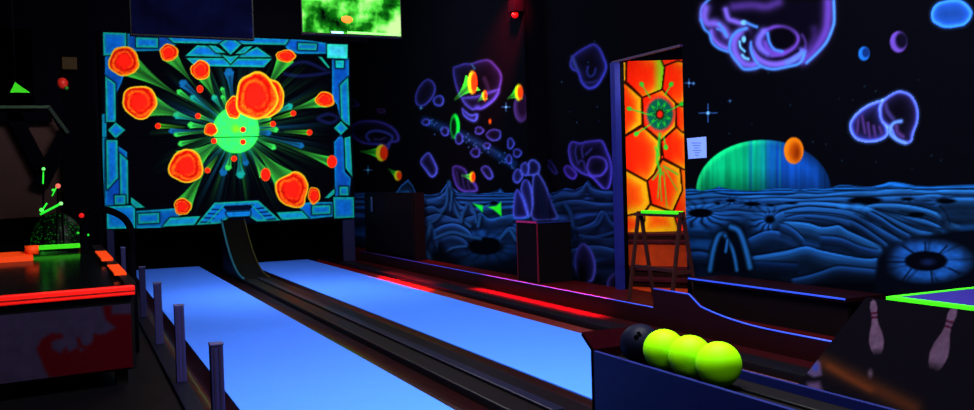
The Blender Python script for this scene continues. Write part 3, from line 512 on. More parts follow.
def draw_hive(cv):
    cv.c[:] = (255, 44, 12); K = xf(610, 40, 3.727)
    cells = [[(35, 40), (60, 75), (62, 150), (45, 160), (20, 140), (20, 60)], [(62, 80), (75, 55), (185, 60), (205, 105), (195, 185), (122, 215), (60, 155)], [(205, 95), (250, 78), (300, 85), (300, 190), (270, 245), (245, 235), (195, 185)],
             [(20, 170), (55, 160), (118, 215), (120, 315), (45, 362), (20, 350)], [(120, 215), (195, 185), (245, 235), (245, 325), (190, 375), (125, 320)], [(245, 240), (270, 248), (300, 240), (300, 350), (262, 340), (248, 320)],
             [(45, 365), (122, 322), (185, 378), (190, 440), (165, 500), (138, 525), (38, 470)], [(190, 378), (248, 325), (272, 345), (300, 350), (300, 500), (262, 475), (200, 440)],
             [(20, 480), (40, 475), (138, 528), (150, 610), (128, 640), (40, 660), (20, 640)], [(140, 525), (165, 500), (195, 445), (262, 478), (272, 560), (235, 640), (155, 612)], [(262, 478), (300, 490), (300, 720), (235, 640), (270, 560)], [(150, 614), (235, 642), (260, 720), (120, 720), (128, 645)], [(20, 660), (130, 645), (125, 720), (20, 720)]]
    for k, c in enumerate(cells):
        p = np.array(K(*c)); i = cv.near(p[:, 0].min()-2, p[:, 0].max()+2, p[:, 1].min()-2, p[:, 1].max()+2)
        if len(i) == 0: continue
        d = cv.sdf(i, p); cx = p[:, 0].mean(); w = p[:, 0].max()-p[:, 0].min(); side = np.clip((cv.x[i]-cx)/w*1.6+.45, 0, 1)
        if k == 8 or k == 11: side = side*.3+.75
        t = np.clip(np.exp(-np.maximum(d-1, 0)/6)*side*1.5+(.45 if k in (8, 11) else 0)*.4, 0, 1)[:, None]; col = np.array((255, 33, 8.))*(1-t)+np.array((244, 170, 16.))*t
        if k == 1: u = np.clip((cv.x[i]-652)/10, 0, 1)[:, None]; col = col*(1-u)+np.array((130, 205, 30.))*u
        e = np.clip((d-.2)/1.3, 0, 1)[:, None]; col = np.array((44, 8, 2.))*(1-e)+col*e
        a = (d > -1)[:, None]; cv.c[i] = np.where(a, col, cv.c[i])
    # the flower with arrow-headed stems
    cx, cy = K((186, 277))[0]; gr = (40, 200, 50)
    cv.ell(cx, cy, 15.5, 18.5, (235, 60, 40), 2); i = cv.near(cx-18, cx+18, cy-20, cy+20); an = np.arctan2(cv.y[i]-cy, (cv.x[i]-cx)*1.2); r = np.hypot((cv.x[i]-cx)/14, (cv.y[i]-cy)/17)
    cv.mix(i, np.clip((1-r+.05*np.sin(an*40))*8, 0, 1), (8, 92, 74)); cv.mix(i, np.clip((.38+.5*np.abs(np.sin(an*4.5))**2.2-r)*7, 0, 1), (30, 178, 52)); cv.mix(i, np.clip((.34+.28*np.abs(np.sin(an*4.5))**2-r)*7, 0, 1), (14, 84, 50))
    cv.ell(cx, cy, 4.2, 5, (20, 16, 12), 1.5); cv.ell(cx, cy, 2.8, 3.4, (240, 34, 14), 1.5)
    for a, b in (((150, 215), (118, 165)), ((205, 205), (228, 165)), ((145, 278), (72, 256)), ((150, 315), (98, 350)), ((230, 258), (268, 238)), ((200, 360), (208, 400))):
        q = K(a, b); cv.stroke(q, gr, .7, .95, smooth=False); cv.ell(*q[1], 2.6, 2.2, gr, 1.2, math.atan2(q[1][1]-q[0][1], q[1][0]-q[0][0]))
    for p, w in ((((186, 350), (180, 400), (176, 450), (192, 500)), 1.6), (((168, 400), (182, 430)), 1), (((200, 470), (250, 500)), 1), (((190, 480), (160, 520)), .9), (((186, 490), (192, 600)), .6), (((200, 490), (212, 620)), .6), (((205, 480), (250, 560)), .6), (((185, 500), (178, 590)), .6)): cv.stroke(K(*p), gr, w, .85)
def draw_swirl(cv):
    cv.c[:] = (28, 22, 40); Z = xf(20, 310, 5.126); i = np.arange(len(cv.x)); cv.c *= (.85+.3*fbm(cv.x/9, cv.y/9))[:, None]
    cv.poly(Z((85, 200), (110, 150), (160, 120), (215, 122), (222, 145), (190, 150), (160, 165), (165, 200), (205, 222), (240, 190), (250, 215), (300, 190), (310, 215), (350, 190), (390, 130), (440, 120), (490, 90), (440, 50), (425, -10), (430, -80), (470, -60), (470, 20), (560, 20), (640, 10), (640, 330), (150, 345), (120, 290)), (40, 2, 6), 4, smooth=False)
    cv.stroke(Z((300, 150), (320, 190), (390, 180), (385, 130)), (40, 2, 6), 2.2, .9)

# ------------------------------------------------------------------ room shell
TOPZ = 5.7
put('floor', box(new(), -3.2, 9.2, -2, 21, -.2, -.12), M_floor, kind='structure')
put('floor_approach', box(new(), .7, 5.3, -2, 5.2, -.12, 0), M_floor, kind='structure')
put('floor_concourse', box(new(), 5.3, 6.19, -2, 5.33, -.12, 0), M_floor, kind='structure')
put('floor_arcade', box(new(), -3.1, .7, -2, 20.9, -.12, 0), M_floor, kind='structure')
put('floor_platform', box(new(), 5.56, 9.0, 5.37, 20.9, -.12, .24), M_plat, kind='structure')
put('floor_pit', box(new(), .7, 5.4, 20.2, 20.9, -.12, 0), M_black, kind='structure')
put('ceiling', box(new(), -3.2, 9.2, -2, 21, TOPZ, TOPZ+.1), M_ceil, kind='structure')
put('wall_back', box(new(), -3.2, 9.2, 20.9, 21, -.12, TOPZ), M_black, kind='structure')
put('wall_left', box(new(), -3.2, -3.1, -2, 20.9, -.12, TOPZ), M_black, kind='structure')
XR, XF = 5.88, 6.2
def seg(*q): return np.concatenate([np.linspace(a, b, n, endpoint=(k == len(q)-1)) for k, (a, b, n) in enumerate(q)])
px2s = lambda X, p: on_x(p, 190, X)[1]
ss = np.array([px2s(XR, p) for p in np.arange(344, 527.2, .62)]); ss = ss[ss < 20.8]; ss = np.concatenate([[20.88], ss[ss > 11.3], [11.3]])
painted('wall_right_rear', (XR, 0, 0), (0, -1, 0), (0, 0, 1), -ss, seg((.24, 4.2, 390), (4.2, TOPZ, 8)), draw_rear, kind='structure', base=(4, 4, 9))
painted('wall_right_jog', (XR+.001, 11.3, 0), (1, 0, 0), (0, 0, 1), np.linspace(0, .38, 42), seg((.24, 2.6, 300), (2.6, TOPZ, 10)), draw_jog, kind='structure')
D0, D1 = 8.13, 9.38
painted('wall_right_middle', (XF, 0, 0), (0, -1, 0), (0, 0, 1), -np.linspace(11.299, D1, 150), seg((.24, 3.7, 400), (3.7, TOPZ, 8)), draw_middle, kind='structure')
painted('wall_right_front', (XF, 0, 0), (0, -1, 0), (0, 0, 1), -seg((D0, 4.4, 450), (4.4, 1, 40)), seg((-.12, .24, 3), (.24, 3.7, 400), (3.7, TOPZ, 20)), draw_front, kind='structure')
put('wall_right_lintel', box(new(), XF, XF+.06, D0, D1, 3.06, TOPZ), M_black, kind='structure')
put('wall_right_near', box(new(), XF, XF+.06, -2, 1.0, -.12, TOPZ), M_black, kind='structure')
# doorway trim
bm = box(new(), 6.12, 6.2, D1, D1+.1, .24, 3.06); put('trim_1', bm, mat('blue_door_jamb', (20, 25, 96), .6, .05, .3, 5), kind='structure')
bm = box(new(), 6.16, 6.2, D0-.02, D1+.12, 3.06, 3.085); put('trim_2', bm, mat('purple_lintel_edge', (36, 14, 56), .5, .2, .2, 5), kind='structure')
# stairwell behind the doorway
c_ = math.cos(TH); s_ = math.sin(TH); dep = 12.4
hl = np.array([1.45*c_+dep*s_, -1.45*s_+dep*c_, 0]); hdir = np.array([c_, -s_, 0])
painted('wall_stairwell', hl, hdir, (0, 0, 1), np.linspace(0, 1.75, 150), np.linspace(.7, 3.24, 240), draw_hive, kind='structure')
st = empty('staircase', (6.9, 9.3, .24), 'flight of orange-lit steps climbing behind the doorway to the honeycomb wall', 'stairs')
fd = np.array([.56, -.83]); fn = np.array([.83, .56]); p0 = np.array([6.34, 9.5])
for k in range(4):
    a = p0+fn*.27*k; A = a+fd*((6.29-a[0])/fd[0]); Bp = a+fd*1.5; n2 = np.array([s_, c_]); w0 = hl[:2]-n2*.02; Cp = w0+hdir[:2]*1.72; Ep = w0; Gp = np.array([6.29, w0[1]]); plan = [A, Bp, Cp, Ep, Gp]
    if (A-w0)@n2 > -.05: t = ((w0-a)@n2)/(fd@n2); A = a+fd*t; plan = [A, Bp, Cp]
    z0, z1 = (.24, .35, .46, .79, .87)[k:k+2]; bm = new(); prism(bm, [(q[0], q[1], z1-.03) for q in plan], (0, 0, .03), 0)
    plan[0], plan[1] = (A+fn*.03, Bp+fn*.03) if len(plan) > 3 else (A+fd*.03, Bp+fn*.03); prism(bm, [(q[0], q[1], z0) for q in plan], (0, 0, z1-.03-z0), 1)
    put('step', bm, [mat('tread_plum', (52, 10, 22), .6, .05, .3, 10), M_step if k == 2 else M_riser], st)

put('floor_stairwell', prism(new(), [(6.27, 7.5, .241), (8.2, 7.5, .241), (8.2, 10.2, .241), (6.27, 10.8, .241)], (0, 0, .006)), M_step, kind='structure')  # thin sheet over the platform, orange light put into its colour
# ------------------------------------------------------------------ lanes
LEFT, RIGHT = (1.05, 2.41), (3.41, 4.8)
for (x0, x1), lb in ((LEFT, 'glowing blue-white bowling lane on the left, beside the row of posts'), (RIGHT, 'glowing blue-white bowling lane on the right, ending behind the ball rack')):
    thing('bowling_lane', box(new(), x0, x1, 5.2, 20.2, -.12, 0, .004), M_lane, lb, 'bowling lane', 'bowling lanes')
def gutter(x0, x1, lb, m=M_gutter):
    bm = new(); n = 10; w = x1-x0; prof = [(x0+.004, -.12)]+[(x0+.004+(w-.008)*k/n, -.012-.085*math.sin(PI*k/n)) for k in range(n+1)]+[(x1-.004, -.12)]
    prism(bm, [(x, 5.2, z) for x, z in prof], (0, 15, 0)); thing('gutter', bm, m, lb, 'gutter', 'lane gutters')
gutter(.82, 1.05, 'dark gutter along the left edge of the left lane under the posts')
gutter(2.41, 2.65, 'dark gutter between the left lane and the middle divider')
gutter(3.17, 3.41, 'dark gutter between the middle divider and the right lane')
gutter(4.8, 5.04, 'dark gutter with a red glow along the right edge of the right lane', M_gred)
dv = empty('lane_divider', (2.91, 12, -.12), 'dark brown divider between the two lanes, curving up under the painted panel', 'lane divider')
put('capping', box(new(), 2.65, 3.17, 5.2, 16.0, -.12, .05, .015), M_divider, dv)
bm = box(new(), 2.86, 2.96, 5.25, 15.9, .05, .075, .008); put('return_track', bm, mat('blue_black_track', (14, 14, 34), .35, .2, .2), dv)
prof = [(16, .05)]+[(16+2.35*t, .05+.98*t**2.1) for t in np.linspace(.1, 1, 14)]; bm = new()
prism(bm, [(2.65, y, z) for y, z in prof]+[(2.65, 18.35, -.12), (2.65, 16, -.12)], (.46, 0, 0)); put('upsweep', bm, mat('upsweep_black', (4, 2, 3), .5, .05), dv)
bm = new(); tube(bm, [(2.655, y, z+.012) for y, z in prof], .022, 8); put('edge_strip', bm, mat('teal_edge', (14, 74, 92), .4, .3), dv)
bm = new(); tube(bm, [(3.1, y, z+.01) for y, z in prof], .012, 8); put('edge_strip', bm, mat('olive_edge', (44, 46, 16), .4, .3), dv)
thing('right_capping', box(new(), 5.045, 5.28, 5.0, 18.4, -.12, .06, .012), mat('olive_black_capping', (9, 8, 9), .35, .15, .4, 5), 'dark capping board running beside the right lane gutter', 'capping').name = 'capping_board'
put('floor_strip', box(new(), 5.285, 5.495, 5.0, 18.4, -.12, .05), mat('dark_red_strip', (36, 4, 8), .35, .12, .3, 10), kind='structure')
thing('capping_board', box(new(), .68, .81, 4.6, 18.4, 0, .03, .006), mat('navy_capping', (7, 8, 24), .5, .05), 'dark navy base rail under the row of posts', 'capping')

# low wall along the raised floor, its blue edge highlight built as a strip
lw = empty('low_wall', (5.53, 10, -.12), 'low dark red wall along the raised floor with a thin blue highlight along its top', 'low wall')
def lz(y):
    if y > 7.80: return .24
    if y > 7.2: return .44
    if y > 7.02: return .337+.103*(y-7.02)/.18
    if y > 5.9: t = (7.02-y)/1.12; return .24+.097*(1-t)**2.4
    return .24
ys = np.concatenate([[18.4, 7.805, 7.795], np.linspace(7.2, 7.02, 4), np.linspace(6.98, 5.9, 12), [5.35]])
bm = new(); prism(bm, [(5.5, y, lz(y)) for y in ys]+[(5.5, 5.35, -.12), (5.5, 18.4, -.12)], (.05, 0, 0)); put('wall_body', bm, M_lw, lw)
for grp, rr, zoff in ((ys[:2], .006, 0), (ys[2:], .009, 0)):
    bm = new(); tube(bm, [(5.505, y, lz(y)+.008) for y in grp], rr, 6); put('edge_highlight', bm, M_edge_glint, lw)
# bench ledge along the front mural
bn = empty('bench', (5.94, 6.6, .24), 'long dark red bench ledge with a blue highlight along its front below the mural', 'bench')
put('seat', box(new(), 5.68, 6.13, 5.38, D0-.70, .545, .58), M_red, bn); put('front_board', box(new(), 5.72, 5.76, 5.40, D0-.72, .24, .545), mat('black_brown_board', (9, 3, 5), .7, .03), bn)
bm = box(new(), 5.67, 5.682, 5.38, D0-.70, .566, .582, .003); put('edge_highlight', bm, M_edge_glint, bn)  # thin strip added for the blue highlight on the bench edge
# cabinet by the rear wall and the boxed plinth at the corner
cb = empty('storage_cabinet', (5.7, 16, .24), 'plain black cabinet against the mural wall to the right of the painted panel', 'cabinet')
ya = px2s(5.8, 424)
put('body', box(new(), 5.6, 5.80, ya, 18.3, .24, 1.48, .01), mat('cabinet_black', (4, 3, 6), .6, .03), cb)
put('door', box(new(), 5.58, 5.6, ya+.05, (ya+18.3)/2-.01, .3, 1.44, .004), mat('cabinet_black', ()), cb); dr = put('door', box(new(), 5.58, 5.6, (ya+18.3)/2+.01, 18.25, .3, 1.44, .004), mat('cabinet_black', ()), cb)
h = px2s(5.56, 371); put('door_glint', box(new(), 5.55, 5.575, h-.03, h+.03, 1.1, 1.4, .005), mat('blue_grey_glint', (24, 34, 78), .3, .5), dr)  # small raised piece added for the vertical glint on the cabinet
pl = empty('plinth', (5.8, 11.35, .24), 'black boxed plinth with pink and blue top edges below the painted rock stack', 'plinth')
pa, pb = 10.59, 11.19
put('body', box(new(), 5.62, 6.14, pa, pb, .24, 1.06), mat('plinth_black', (6, 4, 7), .6, .03), pl)
put('top_edge', box(new(), 5.61, 5.625, pa, pb, 1.05, 1.075), mat('pink_edge', (150, 30, 96), .5, .1), pl); put('top_edge', box(new(), 5.61, 6.14, pa-.015, pa, 1.05, 1.07), mat('dim_blue_edge', (18, 28, 84), .5, .1), pl)
put('corner_edge', box(new(), 5.61, 5.625, pa-.015, pa, .26, 1.05), mat('red_edge', (84, 8, 30), .5, .1), pl); put('corner_edge', box(new(), 5.61, 5.62, pb-.02, pb, .26, 1.05), mat('dim_red_edge', (52, 6, 20), .5, .1), pl)
# notice on the wall
nt_ = empty('notice_sign', tuple(on_x(697, 158, XF-.001)), 'small white paper notice taped to the mural wall beside the orange doorway', 'notice')
q = [on_x(*p, XF-.004) for p in ((686.9, 138.4), (706, 136.6), (706.4, 157.6), (688.4, 159))]
bm = new(); prism(bm, [tuple(p) for p in q], (.004, 0, 0)); put('paper', bm, mat('paper_white', (128, 158, 246), .8, .05, .03), nt_)
bm = new()
for k, (a, b) in enumerate(((691.5, 701), (692.5, 700.6), (694.3, 699.8), (692.8, 701.2), (694.6, 699.8), (695.2, 698.6))):
    y = 142.6+k*2.45; rng = random.Random(k); x = a
    while x < b:
        w = rng.uniform(.7, 1.8); p1 = [on_x(*p, XF-.0045) for p in ((x, y), (min(x+w, b), y-.1), (min(x+w, b), y+.8), (x, y+.9))]; prism(bm, [tuple(p) for p in p1], (.0004, 0, 0)); x += w+.35
put('text_lines', bm, mat('ink', (70, 92, 190), .8, .05), nt_)
# A-frame barrier before the stairs
sb = empty('barrier', (5.85, 8.1, .24), 'wooden A-frame barrier with a bright green top board in front of the stairs', 'barrier')
ya, yb = 7.74, 8.52
bm = box(new(), 5.81, 5.89, ya+.03, yb-.08, 1.215, 1.25, .004); put('top_board', bm, M_green, sb)
for y in (ya, yb):
    for sgn in (-1, 1):
        bm = new(); bar(bm, (5.85+sgn*.012, y, 1.24), (5.85+sgn*.17, y, .24), .036, .03); put('leg', bm, M_wood, sb)
bm = new(); bar(bm, (5.83, ya-.04, 1.205), (5.83, yb+.06, 1.205), .03, .035); put('rail', bm, M_wood, sb)
bm = new(); bar(bm, (5.75, ya, .62), (5.75, yb, .62), .03, .04); put('rail', bm, M_wood, sb)
for y in (ya, yb): bm = new(); bar(bm, (5.75, y, .60), (5.95, y, .60), .02, .04); put('spreader', bm, M_wood, sb)

# ------------------------------------------------------------------ painted masking panel
SP = 18.5; pn = empty('masking_panel', (2.96, SP, -.12), 'large blacklight painting of burning rocks bursting from a green core, over the lane ends', 'painted panel')
zb = [on_y(p, q, SP) for p, q in ((228, 222.5), (228, 137), (228, 36))]; zs = on_y(236, 137, SP)[2]
xl, xr = on_y(101.5, 130, SP)[0], on_y(355, 210, SP)[0]; us = np.linspace(0, xr-xl, 450); zlo, zhi = on_y(345, 218.5, SP)[2]-.02, on_y(110, 32, SP)[2]
zlo = min(zlo, on_y(110, 229, SP)[2])
painted('lower_panel', (xl, SP, 0), (1, 0, 0), (0, 0, 1), us, np.linspace(zlo, zs-.004, 175), draw_panel, (2, 2, 6), .08, pn)
painted('upper_panel', (xl, SP, 0), (1, 0, 0), (0, 0, 1), us, np.linspace(zs+.004, zhi, 190), draw_panel, (2, 2, 6), .08, pn)
put('support_post', box(new(), 5.17, 5.43, 18.52, 18.6, -.12, 1.15, .01), mat('navy_post', (13, 15, 44), .6, .05), pn)
put('support_post', box(new(), .55, .68, 18.52, 18.6, 0, 1.15, .01), mat('navy_post', ()), pn)
put('wall_header', box(new(), -3.1, XR, 18.62, 18.7, zhi+.02, TOPZ), M_black, kind='structure')
put('wall_pit', box(new(), 3.0-3.6, .5, 18.62, 18.7, 0, zhi+.02), M_black, kind='structure')

# ------------------------------------------------------------------ hanging screens
def screen_mat(name, bright):
    m = bpy.data.materials.new(name); m.use_nodes = True; nt = m.node_tree; b = nt.nodes['Principled BSDF']
    tc = nt.nodes.new('ShaderNodeTexCoord'); n = nt.nodes.new('ShaderNodeTexNoise'); n.inputs['Scale'].default_value = 4.2 if bright else 3; n.inputs['Detail'].default_value = 5
    nt.links.new(tc.outputs['Object'], n.inputs['Vector']); cr = nt.nodes.new('ShaderNodeValToRGB'); e = cr.color_ramp.elements
    pal = [(.36, (2, 12, 2)), (.45, (16, 120, 14)), (.52, (90, 245, 70)), (.62, (215, 255, 170))] if bright else [(.3, (3, 3, 16)), (.6, (9, 11, 46)), (.74, (20, 36, 120)), (.8, (30, 60, 190))]
    e[0].position, e[0].color = pal[0][0], lin(pal[0][1])+(1,); e[1].position, e[1].color = pal[-1][0], lin(pal[-1][1])+(1,)
    for p, c in pal[1:-1]: q = e.new(p); q.color = lin(c)+(1,)
    nt.links.new(n.outputs['Fac'], cr.inputs[0]); nt.links.new(cr.outputs[0], b.inputs['Emission Color']); b.inputs['Emission Strength'].default_value = 1.0
    b.inputs['Base Color'].default_value = (0, 0, .0005, 1); b.inputs['Specular IOR Level'].default_value = 0; return m
def tv(p0, p1, label, bright, y=7.5):
    a, b = on_y(*p0, y), on_y(*p1, y); x0, x1, z0 = a[0], b[0], (a[2]+b[2])/2; hh = (x1-x0)*.6; cx = (x0+x1)/2
    r = empty('hanging_screen', (cx, y, z0), label, 'screen', 'screens hanging over the approach')
    put('casing', box(new(), x0-.012, x1+.012, y+.005, y+.06, z0-.016, z0+hh+.02, .004), M_cloud, r)
    put('screen', box(new(), x0, x1, y, y+.01, z0, z0+hh), screen_mat('screen_picture', True) if bright else screen_mat('dim_screen', False), r)
    bm = new(); tube(bm, [(cx, y+.1, z0+hh*.7), (cx, y+.1, TOPZ)], .025, 10); put('mount_pole', bm, M_cloud, r)
    put('mount_plate', box(new(), cx-.15, cx+.15, y+.06, y+.11, z0+hh*.3, z0+hh*.75), M_cloud, r)
    if bright:
        u, v = on_y(331.5, 31.5, y-.01), on_y(343.5, 31.5, y-.01); put('status_bar', box(new(), u[0], v[0], y-.004, y, u[2]-.012, u[2]+.004), mat('pale_blue_light', (150, 210, 255), .5, .1, .02, emit=(150, 210, 255), estr=.9), r)
        u = on_y(347, 23, y); put('picture_spot', ball_bm((u[0], y+.002, u[2]+.03), .05, 16, (1.2, .08, .7)), mat('orange_spot', (255, 90, 20), .5, .1, .02, emit=(255, 100, 24), estr=.9), r)
        put('picture_bar', box(new(), u[0]+.0, x1-.01, y-.003, y, z0+.002, z0+.02), mat('green_bar', (110, 255, 90), .5, .1, .02, emit=(110, 255, 90), estr=.9), r)
tv((303, 33.5), (401, 34.5), 'bright green hanging screen above the right end of the painted panel', True)
tv((132, 34), (253, 37.5), 'dim navy hanging screen above the middle of the painted panel', False)
# red lamp at the top of the corner
rl = empty('wall_lamp', tuple(on_x(515, 14, XR-.1)), 'small red lamp high on the mural wall above the corner', 'lamp')
c = on_x(515, 14, XR-.1); put('housing', box(new(), c[0]-.06, c[0]+.1, c[1]-.1, c[1]+.1, c[2]+.02, c[2]+.2, .01), M_black, rl)
put('lens', ball_bm((c[0], c[1], c[2]-.01), .05, 16), mat('red_lens', (255, 20, 20), .3, .3, .05, emit=(255, 12, 16), estr=.6), rl)

# ------------------------------------------------------------------ posts beside the left lane
post = None
order = ('nearest', 'second nearest', 'third nearest', 'third from the far end', 'second from the far end', 'farthest')
for k, s in enumerate((5.67, 7.8, 9.9, 12.2, 14.6, 17.0)):
    lb = f'violet-grey upright post, {order[k]} in the row beside the left lane'
    if post is None:
        post = empty('guard_post', (.76, s, .03), lb, 'post', 'posts beside the left lane'); bm = box(new(), -.038, .038, -.038, .038, 0, .63, .006)
        put('shaft', bm, M_steel, post, local=True)
        for x in (-.022, .010): put('groove_strip', box(new(), x, x+.012, -.041, -.036, .01, .62), mat('dark_groove', (26, 22, 50), .5, .2), post, local=True)
        put('cap', box(new(), -.042, .042, -.042, .042, .63, .645, .004), mat('post_cap', (52, 48, 98), .4, .3), post, local=True)
    else:
        o = post.copy(); C.objects.link(o); o.location = (.76, s, .03); o['label'] = lb
        for ch in list(post.children): d = ch.copy(); C.objects.link(d); d.parent = o

# ------------------------------------------------------------------ ball rack and balls
X0, X1, SE = 2.62, 2.98, 4.33
rk = empty('ball_rack', (2.8, 3.6, 0), 'navy ball return rack holding a row of bowling balls beside the right lane', 'ball rack')
put('side_panel', box(new(), X0, X0+.025, 2.0, SE, 0, .645, .004), M_navy, rk); put('side_panel', box(new(), X1-.02, X1, 2.0, SE, 0, .645, .004), M_navy, rk)
put('tray', box(new(), X0+.025, X1-.02, 2.0, SE-.02, .56, .60), mat('dark_tray', (6, 4, 7), .5, .08), rk)
put('front_panel', box(new(), X0+.025, X1-.02, 2.0, 2.03, 0, .62), M_navy, rk)
bm = new(); prism(bm, [(X0, SE-.03, .0), (X0, SE, 0), (X0, SE, .645), (X0+0, SE+.10, .715), (X0, SE+.09, .735), (X0, SE-.03, .655)], (X1-X0, 0, 0)); put('end_hood', bm, mat('dark_red_plastic', (20, 2, 5), .6, .0), rk)
for x in (2.70, 2.80): bm = new(); tube(bm, [(x, 2.04, .606), (x, SE-.04, .606)], .008, 8); put('rail', bm, M_cloud, rk)
R = .108; bx, bz = 2.752, .712
for k, (lb, m) in enumerate((('lime green bowling ball at the near end of the rack', M_lime), ('lime green bowling ball second from the near end of the rack', M_lime), ('lime green bowling ball next to the dark ball on the rack', M_lime), ('dark blue bowling ball at the far end of the rack', M_dball))):
    y = 3.385+k*.2165; b = empty('bowling_ball', (bx, y, bz-R), lb, 'bowling ball', 'bowling balls on the rack')
    put('sphere', ball_bm((bx, y, bz), R, 48), m, b)
    targets = ((636.5, 337.2), (640, 335), (638.5, 333)) if k == 3 else (((688, 376.5), (692, 379), (684, 378.5)) if k == 1 else None)
    if targets:
        for t, rr in zip(targets, (.014, .010, .010) if k == 3 else (.011, .009, .009)):
            d = ray(*t); d = d/np.linalg.norm(d); oc = EYE-np.array((bx, y, bz)); B_ = oc@d; D_ = B_*B_-(oc@oc-R*R)
            if D_ < 0: continue
            P = EYE+d*(-B_-math.sqrt(D_)); n = (P-np.array((bx, y, bz)))/R
            bm = new(); tube(bm, [tuple(P-n*.02), tuple(P+n*.0006)], rr, 16); put('finger_hole', bm, M_hole, b)

# ------------------------------------------------------------------ green-edged table with the pin graphic
gt = empty('game_table', (5.4, 3.6, 0), 'black slant-sided table with a neon green edge and bowling pins printed on its side', 'table')
tz = .75; c0 = on_z(886, 297, tz); TX0, TY1 = c0[0], c0[1]; TX1, TY0 = TX0+.92, TY1-1.35
put('table_top', box(new(), TX0+.05, TX1-.05, TY0+.05, TY1-.05, tz-.03, tz+.001), mat('violet_top', (44, 34, 122), .4, .2, .1), gt)
bm = new()
for x0, x1, y0, y1 in ((TX0, TX0+.055, TY0, TY1), (TX1-.055, TX1, TY0, TY1), (TX0+.055, TX1-.055, TY0, TY0+.055), (TX0+.055, TX1-.055, TY1-.055, TY1)): box(bm, x0, x1, y0, y1, tz-.035, tz+.004)
put('edge_band', bm, M_green, gt)
ph, pl_ = on_y(867, 297.6, TY1-.03), on_y(797, 388, TY1-.03); hi = (ph[0], ph[2]); low = (ph[0]+(pl_[0]-ph[0])*(hi[1]-.02)/(hi[1]-pl_[2]), .02)
bm = new(); prism(bm, [(low[0]+.012, TY1-.03, 0), (low[0]+.012, TY1-.03, low[1]), (hi[0]+.012, TY1-.03, hi[1]), (TX0-.004, TY1-.03, tz-.045), (TX1-.1, TY1-.03, tz-.045), (TX1-.1, TY1-.03, 0)], (0, -(TY1-TY0-.06), 0)); put('skirt', bm, mat('table_black', (5, 4, 8), .8, .0), gt)
def draw_pins(cv):
    cv.c[:] = (5, 4, 8)
    Q = xf(765, 310, 5.126)
    cv.stroke(Q((300, 270), (380, 310), (480, 360), (600, 420), (760, 500)), (46, 19, 9), 8, .75); cv.stroke(Q((330, 290), (420, 345), (540, 410)), (64, 27, 11), 3.5, .6)
    def pin(hx, hy, bx_, by_, w, a=1):
        L = math.hypot(bx_-hx, by_-hy); ux, uy = (bx_-hx)/L, (by_-hy)/L; i = cv.near(min(hx, bx_)-w*2, max(hx, bx_)+w*2, min(hy, by_)-w*2, max(hy, by_)+w*2)
        t = ((cv.x[i]-hx)*ux+(cv.y[i]-hy)*uy)/L; v = -(cv.x[i]-hx)*uy+(cv.y[i]-hy)*ux
        wd = np.interp(t, [0, .04, .14, .24, .34, .45, .62, .78, .92, 1], [0, .36, .5, .42, .36, .48, .86, 1, .8, .55])*w
        al = np.clip((wd-np.abs(v))/1.2+.4, 0, 1)*((t > -.02) & (t < 1.01)); sh = (1-.35*np.clip(v/w+.2, 0, 1))
        s.mix if False else None
        col = np.array((54, 39, 58.))*(.8+.4*fbm(cv.x[i]/4, cv.y[i]/4))[:, None]; red = ((np.abs(t-.25) < .022) | (np.abs(t-.33) < .022)); col[red] = (38, 10, 26)
        al = al*a*np.clip((1.04-t)*6, 0, 1); cv.c[i] = cv.c[i]*(1-al[:, None])+col*al[:, None]
    pin(873, 299.5, 877.5, 354, 7.6); pin(955, 306, 934, 369, 9.5, .95)
    cv.poly(Q((205, 320), (262, 248), (285, 270), (292, 335), (250, 345)), (46, 36, 64), 3); cv.ell(*Q((258, 295))[0], 3, 4, (30, 36, 92), 2)
    cv.poly(Q((215, 370), (280, 365), (300, 420), (210, 420)), (48, 34, 60), 4, .8); cv.ell(*Q((540, 325))[0], 2.4, 4, (58, 42, 60), 3, a=.7)
V = np.array([hi[0]-low[0], 0, hi[1]-low[1]]); 
painted('printed_side', (low[0], 0, low[1]), (0, -1, 0), V, np.linspace(-(TY1-.02), -(TY0+.03), 300), np.linspace(0, 1, 190), draw_pins, (9, 8, 14), .008, gt)

# ------------------------------------------------------------------ arcade table at the left
az = math.radians(8); at = empty('arcade_table', (.43, 8.0, 0), 'sloping arcade table with a red front rail and a dark red swirl on its front', 'arcade table', rz=az)
rg = np.array([math.cos(az), math.sin(az), 0]); bk = np.array([-math.sin(az), math.cos(az), 0])
def slope(y): return .835+.155*y
def slab_bm(x0, x1, y0, y1, lo, hi_): bm = new(); prism(bm, [(x0, y0, slope(y0)+lo), (x0, y1, slope(y1)+lo), (x0, y1, slope(y1)+hi_), (x0, y0, slope(y0)+hi_)], (x1-x0, 0, 0)); return bm
put('cabinet_body', prism(new(), [(-1.25, .02, .14), (-1.25, 1.6, .14), (-1.25, 1.6, slope(1.6)-.05), (-1.25, .02, slope(.02)-.05)], (1.25, 0, 0)), mat('arcade_black', (6, 5, 8), .6, .04), at, local=True)
front = painted('front_panel', (0, 0, 0), tuple(rg), (0, 0, 1), np.linspace(-1.24, -.03, 190), np.linspace(.16, .69, 90), lambda cv: None, (46, 36, 62), .03, at)
